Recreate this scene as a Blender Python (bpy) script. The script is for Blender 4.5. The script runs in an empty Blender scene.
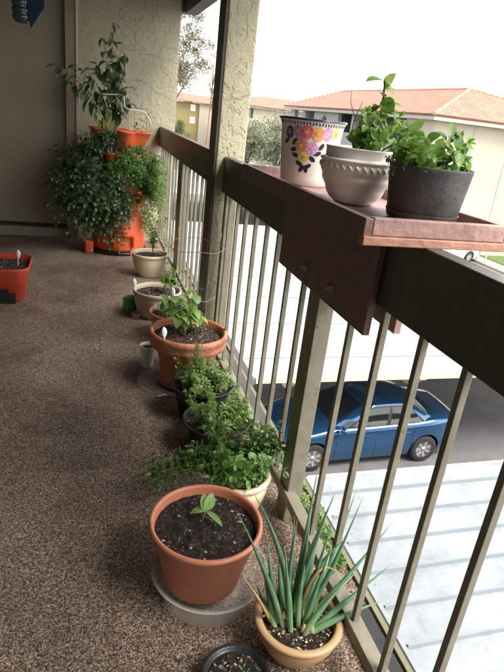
import bpy, math, random
from mathutils import Vector, Matrix, noise as mnoise
R=math.radians
random.seed(7)
scene=bpy.context.scene
COL=scene.collection
# ------------------------------------------------------------------ helpers
class MB:
    def __init__(s): s.v=[]; s.f=[]; s.sm=[]
    def add(s,vs,fs,smooth=False):
        n=len(s.v); s.v.extend([tuple(p) for p in vs]); s.f.extend([tuple(i+n for i in f) for f in fs]); s.sm.extend([smooth]*len(fs)); return s
    def box(s,x0,x1,y0,y1,z0,z1,M=None):
        vs=[Vector((x,y,z)) for z in (z0,z1) for y in (y0,y1) for x in (x0,x1)]
        if M is not None: vs=[M@v for v in vs]
        return s.add(vs,[(0,2,3,1),(4,5,7,6),(0,1,5,4),(2,6,7,3),(0,4,6,2),(1,3,7,5)])
    def bar(s,a,b,w,h):
        a=Vector(a);b=Vector(b);d=(b-a).normalized();up=Vector((0,0,1)) if abs(d.z)<.9 else Vector((0,1,0))
        x=d.cross(up).normalized();y=x.cross(d)
        vs=[p+x*sx*w/2+y*sy*h/2 for p in (a,b) for sx,sy in ((-1,-1),(1,-1),(1,1),(-1,1))]
        return s.add(vs,[(0,1,2,3),(7,6,5,4),(0,4,5,1),(1,5,6,2),(2,6,7,3),(3,7,4,0)])
    def tube(s,pts,rad,n=6,cap=True):
        pts=[Vector(p) for p in pts]; m=len(pts)
        if not hasattr(rad,'__len__'): rad=[rad]*m
        ref=Vector((0,0,1)); vs=[]
        t0=(pts[1]-pts[0]).normalized()
        if abs(t0.z)>.9: ref=Vector((1,0,0))
        x=t0.cross(ref).normalized()
        for i,p in enumerate(pts):
            t=(pts[min(i+1,m-1)]-pts[max(i-1,0)]).normalized()
            x=(x-t*x.dot(t)); x=x.normalized() if x.length>1e-6 else t.orthogonal().normalized()
            y=t.cross(x)
            for k in range(n):
                a=2*math.pi*k/n; vs.append(p+(x*math.cos(a)+y*math.sin(a))*rad[i])
        fs=[(i*n+k,i*n+(k+1)%n,(i+1)*n+(k+1)%n,(i+1)*n+k) for i in range(m-1) for k in range(n)]
        if cap: fs+= [tuple(range(n))[::-1],tuple((m-1)*n+k for k in range(n))]
        return s.add(vs,fs,True)
    def lathe(s,prof,c=(0,0,0),n=48,fn=None,sx=1,sy=1):
        vs=[]
        for i,(r,z) in enumerate(prof):
            for k in range(n):
                a=2*math.pi*k/n; rr=r*(fn(a,z,i) if fn else 1)
                vs.append((c[0]+rr*math.cos(a)*sx,c[1]+rr*math.sin(a)*sy,c[2]+z))
        m=len(prof)
        fs=[(i*n+k,i*n+(k+1)%n,(i+1)*n+(k+1)%n,(i+1)*n+k) for i in range(m-1) for k in range(n)]
        return s.add(vs,fs,True)
    def leaf(s,p,d,up,L,W,curl=.3,fold=.25,shape=(.0,.8,1.0,.62,0)):
        p=Vector(p);d=Vector(d).normalized();up=Vector(up)
        side=d.cross(up)
        side=side.normalized() if side.length>1e-5 else d.orthogonal().normalized()
        nn=side.cross(d).normalized()
        vs=[p];m=len(shape)-1
        for i in range(1,m):
            t=i/m; c=p+d*(L*t)-nn*(curl*L*t*t); w=W/2*shape[i]
            vs+=[c-side*w+nn*w*fold*2,c,c+side*w+nn*w*fold*2]
        vs.append(p+d*L*(1-.15*curl)-nn*curl*L)
        fs=[(0,2,1),(0,3,2)]
        for i in range(m-2):
            a=1+3*i;b=a+3; fs+=[(a,a+1,b+1,b),(a+1,a+2,b+2,b+1)]
        a=1+3*(m-2);e=len(vs)-1; fs+=[(a,a+1,e),(a+1,a+2,e)]
        return s.add(vs,fs,True)
    def mini(s,p,d,up,L,W,fold=.2):
        p=Vector(p);d=Vector(d).normalized();side=d.cross(Vector(up))
        side=side.normalized() if side.length>1e-5 else d.orthogonal().normalized()
        nn=side.cross(d)
        c=p+d*L*.5
        return s.add([p,c-side*W/2+nn*W*fold,p+d*L-nn*L*.1,c+side*W/2+nn*W*fold],[(0,3,2),(0,2,1)],False)
    def build(s,name,mat,parent=None,loc=None):
        me=bpy.data.meshes.new(name); me.from_pydata(s.v,[],s.f); me.update()
        me.polygons.foreach_set('use_smooth',s.sm)
        o=bpy.data.objects.new(name,me); COL.objects.link(o)
        if mat: me.materials.append(mat)
        if parent: o.parent=parent
        if loc: o.location=loc
        return o
def empty(name,loc,label,cat,group=None,rz=0):
    o=bpy.data.objects.new(name,None); COL.objects.link(o); o.location=loc; o.rotation_euler.z=rz
    o.empty_display_size=.1
    return tag(o,label,cat,group)
def tag(o,label,cat,group=None,kind=None):
    o['label']=label; o['category']=cat
    if group:o['group']=group
    if kind:o['kind']=kind
    return o
def struct(o,label=None,kind='structure'):
    o['kind']=kind
    if label:o['label']=label
    return o
def bevel(o,w,seg=2):
    m=o.modifiers.new('bevel','BEVEL'); m.width=w; m.segments=seg; m.limit_method='ANGLE'; m.angle_limit=R(40)
    return o
def rv(a=1): return Vector((random.uniform(-a,a),random.uniform(-a,a),random.uniform(-a,a)))
# ------------------------------------------------------------------ materials
def nodes(name):
    m=bpy.data.materials.new(name); m.use_nodes=True; nt=m.node_tree
    return m,nt,nt.nodes['Principled BSDF'],nt.nodes['Material Output']
def ramp(nt,stops,interp='LINEAR'):
    r=nt.nodes.new('ShaderNodeValToRGB'); e=r.color_ramp; e.interpolation=interp
    while len(e.elements)<len(stops): e.elements.new(.5)
    for el,(p,c) in zip(e.elements,stops): el.position=p; el.color=(*c,1)
    return r
def coord(nt,kind='Object'):
    return nt.nodes.new('ShaderNodeTexCoord').outputs[kind]
def tex(nt,t,scale,vec=None,**kw):
    n=nt.nodes.new('ShaderNodeTex'+t); n.inputs['Scale'].default_value=scale
    for k,v in kw.items():
        if k in n.inputs: n.inputs[k].default_value=v
        else: setattr(n,k,v)
    if vec is not None: nt.links.new(vec,n.inputs['Vector'])
    return n
def paint(name,c,rough=.5,var=.12,scale=6,bump=0,bscale=40,metal=0,spec=.5,detail=6,c2=None,coat=0,wear=None,wscale=25,wamt=.6,wth=.60):
    m,nt,b,o=nodes(name); v=coord(nt)
    n=tex(nt,'Noise',scale,v,Detail=detail,Roughness=.65)
    lo=tuple(x*(1-var) for x in c); hi=tuple(min(1,x*(1+var)) for x in (c2 or c))
    r=ramp(nt,[(.3,lo),(.7,hi)]); nt.links.new(n.outputs['Fac'],r.inputs[0]); out=r.outputs[0]
    if wear:
        wn=tex(nt,'Noise',wscale,v,Detail=9,Roughness=.72); wr=ramp(nt,[(wth,(0,0,0)),(wth+.05,(wamt,)*3)]); nt.links.new(wn.outputs['Fac'],wr.inputs[0]); out=mixc(nt,wr.outputs[0],out,wear)
    nt.links.new(out,b.inputs['Base Color'])
    b.inputs['Roughness'].default_value=rough; b.inputs['Metallic'].default_value=metal; b.inputs['Specular IOR Level'].default_value=spec
    b.inputs['Coat Weight'].default_value=coat
    if bump:
        n2=tex(nt,'Noise',bscale,v,Detail=5); bp=nt.nodes.new('ShaderNodeBump'); bp.inputs['Strength'].default_value=bump; bp.inputs['Distance'].default_value=.01
        nt.links.new(n2.outputs['Fac'],bp.inputs['Height']); nt.links.new(bp.outputs[0],b.inputs['Normal'])
    return m
def leafmat(name,a,bcol,c=None,trans=.3,rough=.45,scale=9):
    m,nt,b,o=nodes(name); g=nt.nodes.new('ShaderNodeNewGeometry')
    r=ramp(nt,[(0,a),(.55,bcol),(1,c or bcol)]); nt.links.new(g.outputs['Random Per Island'],r.inputs[0])
    nt.links.new(r.outputs[0],b.inputs['Base Color']); b.inputs['Roughness'].default_value=rough
    t=nt.nodes.new('ShaderNodeBsdfTranslucent'); mx=nt.nodes.new('ShaderNodeMixShader'); mx.inputs[0].default_value=trans
    hs=nt.nodes.new('ShaderNodeHueSaturation'); hs.inputs['Value'].default_value=1.5; hs.inputs['Hue'].default_value=.48
    nt.links.new(r.outputs[0],hs.inputs['Color']); nt.links.new(hs.outputs[0],t.inputs[0])
    nt.links.new(b.outputs[0],mx.inputs[1]); nt.links.new(t.outputs[0],mx.inputs[2]); nt.links.new(mx.outputs[0],o.inputs[0])
    return m
def bumpin(nt,b,h,strength,dist):
    bp=nt.nodes.new('ShaderNodeBump'); bp.inputs['Strength'].default_value=strength; bp.inputs['Distance'].default_value=dist
    nt.links.new(h,bp.inputs['Height']); nt.links.new(bp.outputs[0],b.inputs['Normal']); return bp
def mixc(nt,fac,a,b,mode='MIX'):
    m=nt.nodes.new('ShaderNodeMix'); m.data_type='RGBA'; m.blend_type=mode
    for i,x in ((0,fac),(6,a),(7,b)):
        if hasattr(x,'is_linked') or isinstance(x,bpy.types.NodeSocket): nt.links.new(x,m.inputs[i])
        else: m.inputs[i].default_value = x if i==0 else (*x,1)
    return m.outputs[2]
def carpet_mat():
    m,nt,b,o=nodes('speckled_floor'); v=coord(nt)
    vo=tex(nt,'Voronoi',275,v,Randomness=1.0); sep=nt.nodes.new('ShaderNodeSeparateColor'); nt.links.new(vo.outputs['Color'],sep.inputs[0])
    r=ramp(nt,[(0,(.048,.033,.024)),(.25,(.105,.075,.056)),(.5,(.215,.158,.120)),(.78,(.345,.262,.205)),(1,(.53,.44,.36))]); nt.links.new(sep.outputs[0],r.inputs[0])
    n=tex(nt,'Noise',2.6,v,Detail=8,Roughness=.68); r2=ramp(nt,[(.32,(.74,.70,.68)),(.68,(1.08,1.06,1.05))]); nt.links.new(n.outputs[0],r2.inputs[0])
    n3=tex(nt,'Noise',120,v,Detail=3,Roughness=.7); r3=ramp(nt,[(.36,(.55,.52,.50)),(.52,(1.08,1.08,1.08)),(.7,(1.25,1.25,1.24))]); nt.links.new(n3.outputs[0],r3.inputs[0])
    c=mixc(nt,1.0,r.outputs[0],r2.outputs[0],'MULTIPLY'); c=mixc(nt,1.0,c,r3.outputs[0],'MULTIPLY')
    sx=nt.nodes.new('ShaderNodeSeparateXYZ'); nt.links.new(v,sx.inputs[0])
    wv=tex(nt,'Noise',9,v,Detail=2)
    ma=nt.nodes.new('ShaderNodeMath'); ma.operation='MULTIPLY_ADD'; ma.inputs[1].default_value=.006; nt.links.new(wv.outputs[0],ma.inputs[0]); nt.links.new(sx.outputs[0],ma.inputs[2])
    mc=nt.nodes.new('ShaderNodeMath'); mc.operation='COMPARE'; mc.inputs[1].default_value=.063; mc.inputs[2].default_value=.0022; nt.links.new(ma.outputs[0],mc.inputs[0])
    br=tex(nt,'Noise',3.1,v,Detail=3); rb=ramp(nt,[(.47,(0,0,0)),(.56,(.6,.6,.6))]); nt.links.new(br.outputs[0],rb.inputs[0])
    mm=nt.nodes.new('ShaderNodeMath'); mm.operation='MULTIPLY'; nt.links.new(mc.outputs[0],mm.inputs[0]); nt.links.new(rb.outputs[0],mm.inputs[1])
    c=mixc(nt,mm.outputs[0],c,(.03,.022,.018))
    st=tex(nt,'Noise',1.3,v,Detail=7,Roughness=.7,Distortion=.8); rs=ramp(nt,[(.40,(.72,.69,.66)),(.50,(1,1,1)),(.66,(1.06,1.05,1.03))]); nt.links.new(st.outputs[0],rs.inputs[0])
    c=mixc(nt,1.0,c,rs.outputs[0],'MULTIPLY')
    nt.links.new(c,b.inputs['Base Color']); b.inputs['Roughness'].default_value=.75
    b.inputs['Specular IOR Level'].default_value=.35
    inv=nt.nodes.new('ShaderNodeMath'); inv.operation='SUBTRACT'; inv.inputs[0].default_value=1; nt.links.new(vo.outputs['Distance'],inv.inputs[1])
    bumpin(nt,b,inv.outputs[0],.8,.004); return m
def stucco_mat(name,c,scale=9,strength=.9):
    m,nt,b,o=nodes(name); v=coord(nt)
    w=tex(nt,'Noise',scale*.8,v,Detail=5,Distortion=1.1,Roughness=.55)
    mk=tex(nt,'Noise',scale*.28,v,Detail=3)
    rk=ramp(nt,[(.36,(.25,.25,.25)),(.62,(1,1,1))]); nt.links.new(mk.outputs[0],rk.inputs[0])
    r=ramp(nt,[(.44,(0,0,0)),(.50,(.9,.9,.9)),(.60,(1,1,1)),(.66,(.55,.55,.55))]); nt.links.new(w.outputs[0],r.inputs[0])
    f=tex(nt,'Noise',scale*16,v,Detail=4,Roughness=.7)
    mul=nt.nodes.new('ShaderNodeMath'); mul.operation='MULTIPLY_ADD'; mul.inputs[1].default_value=.28; nt.links.new(f.outputs[0],mul.inputs[0]); km=nt.nodes.new('ShaderNodeMath'); km.operation='MULTIPLY'; nt.links.new(r.outputs[0],km.inputs[0]); nt.links.new(rk.outputs[0],km.inputs[1]); nt.links.new(km.outputs[0],mul.inputs[2])
    bumpin(nt,b,mul.outputs[0],strength,.006)
    big=tex(nt,'Noise',1.7,v,Detail=5); rc=ramp(nt,[(.3,tuple(x*.86 for x in c)),(.7,tuple(x*1.08 for x in c))]); nt.links.new(big.outputs[0],rc.inputs[0])
    sp=tex(nt,'Noise',scale*12,v,Detail=4); rs=ramp(nt,[(.36,(.72,.70,.66)),(.52,(1,1,1))]); nt.links.new(sp.outputs[0],rs.inputs[0])
    nt.links.new(mixc(nt,1.0,rc.outputs[0],rs.outputs[0],'MULTIPLY'),b.inputs['Base Color']); b.inputs['Roughness'].default_value=.85; return m
def soil_mat(nm='potting_soil',k=1):
    m,nt,b,o=nodes(nm); v=coord(nt)
    vo=tex(nt,'Voronoi',130,v); sep=nt.nodes.new('ShaderNodeSeparateColor'); nt.links.new(vo.outputs['Color'],sep.inputs[0])
    K=lambda *c: tuple(x*k for x in c)
    r=ramp(nt,[(0,K(.010,.006,.004)),(.5,K(.030,.017,.011)),(.82,K(.075,.040,.026)),(.955,K(.13,.08,.055)),(.975,(.55,.50,.44))],'CONSTANT'); nt.links.new(sep.outputs[0],r.inputs[0])
    n=tex(nt,'Noise',90,v,Detail=6,Roughness=.8); nt.links.new(r.outputs[0],b.inputs['Base Color']); bumpin(nt,b,n.outputs[0],1,.012)
    b.inputs['Roughness'].default_value=.9; return m
def tile_mat():
    m,nt,b,o=nodes('roof_tile'); v=coord(nt)
    br=tex(nt,'Brick',1.0,v); br.offset=.5
    br.inputs['Color1'].default_value=(.43,.225,.165,1); br.inputs['Color2'].default_value=(.36,.17,.12,1); br.inputs['Mortar'].default_value=(.24,.11,.075,1)
    br.inputs['Brick Width'].default_value=.3; br.inputs['Row Height'].default_value=.4; br.inputs['Mortar Size'].default_value=.035; br.inputs['Mortar Smooth'].default_value=.5
    nt.links.new(coord(nt,'UV'),br.inputs['Vector'])
    n=tex(nt,'Noise',1.2,v,Detail=4); r=ramp(nt,[(.3,(.85,.85,.85)),(.7,(1.12,1.1,1.08))]); nt.links.new(n.outputs[0],r.inputs[0])
    nt.links.new(mixc(nt,1.0,br.outputs[0],r.outputs[0],'MULTIPLY'),b.inputs['Base Color']); b.inputs['Roughness'].default_value=.8
    bumpin(nt,b,br.outputs['Fac'],.6,.05).invert=True; return m
def clear_mat(name,c=(.9,.92,.9),rough=.12,alpha=.35):
    m,nt,b,o=nodes(name); b.inputs['Base Color'].default_value=(*c,1); b.inputs['Roughness'].default_value=rough
    t=nt.nodes.new('ShaderNodeBsdfTransparent'); mx=nt.nodes.new('ShaderNodeMixShader')
    lw=nt.nodes.new('ShaderNodeLayerWeight'); lw.inputs[0].default_value=.35
    rr=ramp(nt,[(0,(alpha,)*3),(.5,(alpha*1.5,)*3),(1,(.82,)*3)]); nt.links.new(lw.outputs['Facing'],rr.inputs[0]); nt.links.new(rr.outputs[0],mx.inputs[0])
    nt.links.new(t.outputs[0],mx.inputs[1]); nt.links.new(b.outputs[0],mx.inputs[2]); nt.links.new(mx.outputs[0],o.inputs[0]); return m
M={}
M['carpet']=carpet_mat(); M['soil']=soil_mat(); M['soildry']=soil_mat('dry_potting_soil',2.1); M['tile']=tile_mat()
M['stucco']=stucco_mat('trowelled_stucco',(.46,.42,.30),13,.75); M['stucco_col']=stucco_mat('column_stucco',(.52,.48,.34),17,.85)
M['door']=paint('smooth_brown_grey_paint',(.27,.24,.175),.5,.06,3,.15,60)
M['trim']=paint('tan_trim_paint',(.27,.22,.16),.5,.05); M['trimlight']=paint('pale_trim_edge',(.5,.44,.34),.5,.05)
M['dark']=paint('dark_brown_wood_paint',(.050,.042,.034),.42,.18,5,.25,35)
M['bar']=paint('olive_metal_paint',(.18,.165,.12),.42,.22,14,.05,90,wear=(.10,.065,.04),wscale=18)
M['olive']=paint('olive_edge_paint',(.16,.155,.09),.5,.15,12)
M['ceil']=paint('brown_ceiling_paint',(.12,.10,.085),.7,.1); M['wallpaint']=paint('beige_wall_paint',(.20,.17,.13),.8,.08)
M['slab']=paint('concrete_slab',(.2,.18,.16),.85,.15,4,.3,30)
M['terra']=paint('terracotta_plastic',(.47,.175,.10),.45,.10,9,.05,60,wear=(.52,.36,.28),wscale=11,wamt=.3,wth=.58); M['terraold']=paint('weathered_terracotta_clay',(.33,.105,.045),.7,.22,14,.35,60,c2=(.44,.19,.10),wear=(.55,.40,.32),wscale=10,wamt=.4,wth=.58)
M['orange']=paint('orange_plastic',(.66,.105,.028),.45,.12,6,.04,50,wear=(.30,.12,.05),wscale=14,wamt=.5,wth=.57); M['red']=paint('red_orange_plastic',(.52,.065,.035),.42,.1,9,.04,50,wear=(.25,.10,.06),wscale=18,wamt=.45,wth=.58)
M['beige']=paint('beige_plastic',(.62,.52,.36),.45,.08,14,.1,60); M['tan']=paint('tan_clay_plastic',(.45,.29,.15),.45,.10,10,.1,50)
M['taupe']=paint('taupe_plastic',(.46,.40,.29),.5,.12,10,.1,50); M['blackp']=paint('black_nursery_plastic',(.018,.019,.021),.35,.3,18,.1,60)
M['charcoal']=paint('charcoal_scuffed_plastic',(.028,.029,.030),.6,.1,11,.25,70,c2=(.085,.085,.083))
M['glaze']=paint('cream_glazed_ceramic',(.80,.77,.70),.14,.05,7,coat=.5); M['glaze2']=paint('white_glazed_ceramic',(.84,.81,.76),.22,.05,7,coat=.3)
M['bluerim']=paint('dark_blue_glaze',(.03,.03,.09),.2,.1)
M['redwood']=paint('red_brown_stained_wood',(.29,.165,.145),.5,.22,14,.4,45,c2=(.36,.225,.20),wear=(.42,.33,.29),wscale=16,wamt=.4); M['redwood_shade']=paint('shaded_stained_wood',(.165,.095,.085),.5,.2,14,.4,45); M['redwood2']=paint('raw_redwood_lip',(.40,.20,.14),.55,.22,18,.4,45)  # middle one: same stain, with shade of the inward boards put into the colour
M['white']=paint('white_plastic',(.80,.79,.77),.35,.03); M['wire']=paint('galvanised_wire',(.30,.31,.31),.4,.1,metal=.6); M['whitewire']=paint('white_coated_wire',(.75,.78,.78),.4,.05)
M['steel']=paint('bolt_steel',(.25,.25,.25),.35,.2,30,metal=.8); M['pink']=paint('pink_plastic',(.75,.35,.30),.5,.05)
M['clear']=clear_mat('clear_plastic',(.88,.88,.85),.07,.07); M['clear2']=clear_mat('cloudy_plastic',(.30,.30,.29),.12,.04); M['greenjar']=clear_mat('green_plastic_jar',(.10,.30,.16),.2,.55)
def canopy_mat(nm='white_metal_roofing',c1=(.22,.245,.265),c2=(.30,.325,.345)):
    m,nt,b,o=nodes(nm); v=coord(nt)
    n=tex(nt,'Noise',.9,v,Detail=8,Roughness=.7); r=ramp(nt,[(.35,c1),(.6,c2)]); nt.links.new(n.outputs[0],r.inputs[0])
    d=tex(nt,'Voronoi',3.1,v); rd=ramp(nt,[(0,(.35,.33,.30)),(.03,(.5,.48,.45)),(.045,(1,1,1))]); nt.links.new(d.outputs['Distance'],rd.inputs[0])
    n2=tex(nt,'Noise',6,v,Detail=6,Roughness=.75); r2=ramp(nt,[(.36,(.84,.84,.82)),(.55,(1,1,1))]); nt.links.new(n2.outputs[0],r2.inputs[0])
    c=mixc(nt,1.0,r.outputs[0],rd.outputs[0],'MULTIPLY'); nt.links.new(mixc(nt,1.0,c,r2.outputs[0],'MULTIPLY'),b.inputs['Base Color']); b.inputs['Roughness'].default_value=.45
    return m
M['canopy']=canopy_mat(); M['canopy2']=canopy_mat('bright_white_metal_roofing',(.29,.31,.325),(.36,.375,.385)); M['rib_shade']=paint('shaded_seam_metal',(.22,.25,.275),.5,.08)  # seam colour is darkened to carry the shade of the rib sides
M['cream']=paint('cream_fascia_paint',(.62,.58,.40),.6,.06)
M['asphalt']=paint('asphalt',(.13,.128,.13),.85,.25,.8,.4,25); M['concrete']=paint('tan_concrete',(.36,.31,.25),.85,.12,.5,.2,20)
M['street']=paint('lit_street_concrete',(.19,.18,.17),.85,.12,.3)
M['bwall']=paint('cream_building_stucco',(.47,.43,.34),.85,.06,.6); M['bgrey']=paint('grey_building_stucco',(.33,.335,.33),.85,.06,.6)
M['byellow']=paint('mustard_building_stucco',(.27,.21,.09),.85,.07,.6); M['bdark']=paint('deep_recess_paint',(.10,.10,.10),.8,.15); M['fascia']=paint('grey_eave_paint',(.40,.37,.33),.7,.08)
M['winglass']=paint('window_glass',(.06,.075,.085),.08,.2,2); M['blind']=paint('white_window_blind',(.72,.72,.70),.7,.05)
M['bark']=paint('grey_bark',(.13,.095,.07),.9,.3,8,.6,20); M['redbark']=paint('reddish_eucalyptus_bark',(.30,.16,.10),.8,.3,4,.4,20)
M['carblue']=paint('metallic_blue_car_paint',(.022,.095,.22),.12,.05,2,metal=.6,coat=1.0); M['carwhite']=paint('white_car_paint',(.72,.72,.72),.3,.03,coat=1.0); M['carsilver']=paint('silver_car_paint',(.4,.41,.42),.3,.04,metal=.5,coat=1.0)
M['cardark']=paint('dark_car_paint',(.03,.03,.035),.3,.1,coat=1.0)
M['glass']=paint('tinted_car_glass',(.012,.015,.018),.05,.1,1,spec=.8); M['tyre']=paint('tyre_rubber',(.02,.02,.02),.8,.2); M['rim']=paint('alloy_wheel',(.55,.55,.56),.3,.05,metal=.7)
M['lamp']=paint('clear_lamp_lens',(.6,.62,.65),.1,.1); M['redlamp']=paint('red_lamp_lens',(.45,.02,.015),.15,.1); M['blacktrim']=paint('black_car_trim',(.015,.015,.015),.5,.1)
M['basil']=leafmat('dark_green_leaf',(.035,.080,.034),(.080,.155,.068),(.26,.34,.21),.22,.4)
M['bright']=leafmat('bright_green_leaf',(.09,.20,.035),(.16,.31,.06),(.30,.42,.12),.4)
M['mid']=leafmat('mid_green_leaf',(.055,.14,.03),(.11,.23,.05),(.21,.34,.10),.32)
M['pepper']=leafmat('dark_pepper_leaf',(.040,.075,.035),(.075,.125,.055),(.18,.23,.13),.25,.35)
M['herb']=leafmat('herb_leaf',(.09,.17,.035),(.17,.28,.07),(.31,.40,.15),.35)
M['bean']=leafmat('bean_leaf',(.12,.22,.05),(.19,.32,.08),(.28,.42,.13),.4)
M['seed']=leafmat('seedling_leaf',(.20,.36,.10),(.28,.46,.14),None,.4); M['varieg']=leafmat('yellow_striped_leaf',(.22,.26,.05),(.32,.34,.08),None,.4)
M['palefl']=leafmat('pale_grey_green_leaf',(.35,.42,.25),(.50,.55,.38),(.62,.64,.52),.2)
M['stem']=paint('green_stem',(.12,.17,.06),.6,.2,30); M['pstem']=paint('purple_brown_stem',(.12,.07,.05),.6,.2,30); M['twig']=paint('dry_twig',(.24,.16,.11),.8,.2,30)
M['olivel']=leafmat('olive_tree_leaf',(.12,.14,.08),(.20,.22,.14),(.34,.35,.24),.2,.6); M['eucal']=leafmat('eucalyptus_leaf',(.10,.12,.08),(.17,.19,.12),(.28,.24,.15),.25,.6)
M['treel']=leafmat('tree_leaf',(.05,.08,.03),(.09,.13,.05),(.15,.19,.08),.25,.6)
def onion_mat():
    m,nt,b,o=nodes('onion_blade'); v=coord(nt,'UV'); 
    s=nt.nodes.new('ShaderNodeSeparateXYZ'); nt.links.new(v,s.inputs[0])
    r=ramp(nt,[(0,(.42,.47,.28)),(.12,(.15,.27,.12)),(.5,(.065,.150,.085)),(.93,(.10,.19,.10)),(1,(.32,.22,.09))]); nt.links.new(s.outputs[1],r.inputs[0])
    n=tex(nt,'Noise',30,coord(nt),Detail=4); r2=ramp(nt,[(.3,(.75,.8,.8)),(.7,(1.3,1.25,1.2))]); nt.links.new(n.outputs[0],r2.inputs[0])
    nt.links.new(mixc(nt,1.0,r.outputs[0],r2.outputs[0],'MULTIPLY'),b.inputs['Base Color']); b.inputs['Roughness'].default_value=.38
    return m
M['onion']=onion_mat(); M['dryblade']=paint('dry_brown_blade',(.42,.25,.10),.6,.2,20); M['husk']=paint('dry_onion_husk',(.50,.38,.26),.7,.25,40)
# ------------------------------------------------------------------ camera
H=1.32
Rm=((0.9581635,0.0024014,-0.2862115),(-0.2644236,0.3901861,-0.8819495),(0.1095578,0.9207329,0.3744970))
cam=bpy.data.cameras.new('camera'); co=bpy.data.objects.new('camera',cam); COL.objects.link(co)
cam.sensor_fit='HORIZONTAL'; cam.sensor_width=36; cam.lens=36*547/504; cam.clip_start=.05; cam.clip_end=9000
mw=Matrix([[*Rm[0],0],[*Rm[1],0],[*Rm[2],H],[0,0,0,1]]); co.matrix_world=mw; scene.camera=co
# ------------------------------------------------------------------ world and light
w=bpy.data.worlds.new('World'); scene.world=w; w.use_nodes=True; nt=w.node_tree
sky=nt.nodes.new('ShaderNodeTexSky'); sky.sky_type='NISHITA'; sky.sun_disc=False; sky.sun_elevation=R(56); sky.air_density=1.0; sky.dust_density=1.2; sky.ozone_density=1.0
SUNAZ=R(136)   # compass from +Y towards +X
sky.sun_rotation=SUNAZ
bg=nt.nodes['Background']; bg.inputs['Strength'].default_value=.15
hs=nt.nodes.new('ShaderNodeHueSaturation'); hs.inputs['Saturation'].default_value=.12; nt.links.new(sky.outputs[0],hs.inputs['Color']); wt=nt.nodes.new('ShaderNodeMix'); wt.data_type='RGBA'; wt.blend_type='MULTIPLY'; wt.inputs[0].default_value=1; wt.inputs[7].default_value=(1,.975,.93,1); nt.links.new(hs.outputs[0],wt.inputs[6]); nt.links.new(wt.outputs[2],bg.inputs[0])
sd=bpy.data.lights.new('sun','SUN'); sd.energy=1.5; sd.angle=R(28); sd.color=(1,.95,.88); so=bpy.data.objects.new('sun',sd); COL.objects.link(so)
dirv=Vector((math.sin(SUNAZ)*math.cos(R(56)),math.cos(SUNAZ)*math.cos(R(56)),math.sin(R(56))))
so.rotation_euler=dirv.to_track_quat('Z','Y').to_euler(); so.location=(5,-5,12)
vs=scene.view_settings; vs.view_transform='Standard'; vs.look='None'; vs.exposure=1.88; vs.gamma=1
scene.cycles.max_bounces=10; scene.cycles.diffuse_bounces=6; scene.cycles.transparent_max_bounces=12
# ------------------------------------------------------------------ ground
G=-5.5
struct(MB().box(-2500,4000,-200,6000,G-.3,G).build('ground',M['street']))
def sheet(name,mat,x0,x1,y0,y1,z): return struct(MB().box(x0,x1,y0,y1,z-.3,z).build(name,mat))
sheet('parking_asphalt',M['asphalt'],-20,17.5,-30,24.3,G+.004)
sheet('road',M['street'],-20,22.4,24.31,60,G+.008)
# pavement with kerb in front of the cream building, and a strip of lawn
struct(MB().box(22.5,60,24.4,29.2,G-.2,G+.12).build('sidewalk',M['concrete']))
# ------------------------------------------------------------------ balcony floor, ceiling, walls
struct(MB().box(-1.6,.80,-3.0,5.76,-.22,0).build('balcony_floor',M['carpet']))
o=MB().box(.802,.818,-3.0,5.6,-.26,.012).build('floor_edge_trim',M['olive']); tag(o,'olive green metal edging running along the outer edge of the balcony floor','edging')
cl=MB().box(-1.8,.86,-3.2,6.1,2.36,2.46).build('balcony_ceiling',M['ceil']); struct(cl)
fas=empty('roof_eave',(.9,3,2.12),'brown roof eave beams seen above the gap between wall and column','eave')
MB().box(.862,.97,-3.2,5.75,2.10,2.5).build('beam',M['ceil'],fas).location=(-.9,-3,-2.12)
MB().box(-1.8,.97,5.752,5.87,2.11,2.5).build('beam',M['ceil'],fas).location=(-.9,-3,-2.12)
mb=MB()
for k in range(3): mb.bar((.55+.16*k,5.6,2.30),(.80+.16*k,5.02,2.30),.035,.06)
mb.build('rafter',M['ceil'],fas).location=(-.9,-3,-2.12)
# end wall: stucco wing + smooth door section
ew=MB().box(-.085,.80,5.60,5.75,0.001,2.36).build('stucco_wall',M['stucco']); tag(ew,'beige textured stucco end wall behind the orange tower planter','wall')
dr=empty('storage_door',(-.9,5.6,0),'smooth brown grey door panel in shade left of the stucco wall','door')
def ch(mb,name,mat,par,off):
    o=mb.build(name,mat,par); o.location=tuple(-x for x in off); return o
ch(MB().box(-1.6,-.19,5.66,5.74,.12,2.36),'door_panel',M['door'],dr,(-.9,5.6,0)); ch(MB().box(-1.6,-.10,5.745,5.78,-.2,2.4),'leak_blocker',M['dark'],dr,(-.9,5.6,0))  # second box: added dark panel that blocks light leaking through the threshold gap
ch(MB().box(-.188,-.102,5.585,5.73,.0,2.36),'door_frame',M['trim'],dr,(-.9,5.6,0))
ch(MB().box(-.101,-.087,5.575,5.72,.0,2.36),'edge_bead',M['trimlight'],dr,(-.9,5.6,0))
ch(MB().box(-1.6,-.19,5.60,5.74,.0,.085),'threshold',M['door'],dr,(-.9,5.6,0))
bw=MB().box(-1.8,-1.602,-3.2,5.75,-6,2.358).build('building_wall',M['wallpaint']); struct(bw)
bw=MB().box(-1.6,.80,-3.2,-3.0,-6,2.358).build('building_end_wall',M['wallpaint']); struct(bw)
bw=MB().box(-1.6,.5,-3.0,5.58,-6,-.222).build('lower_storey',M['wallpaint']); struct(bw)
# stucco column
cm=MB().box(.611,.755,2.785,2.93,-.0,2.1); colm=cm.build('stucco_column',M['stucco_col']); tag(colm,'square beige stucco column standing between the two lengths of railing','column'); bevel(colm,.008,3)
sbd=MB().box(.598,.609,2.788,2.928,0.001,2.099).build('side_board',M['dark'],colm); bevel(sbd,.002)
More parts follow.
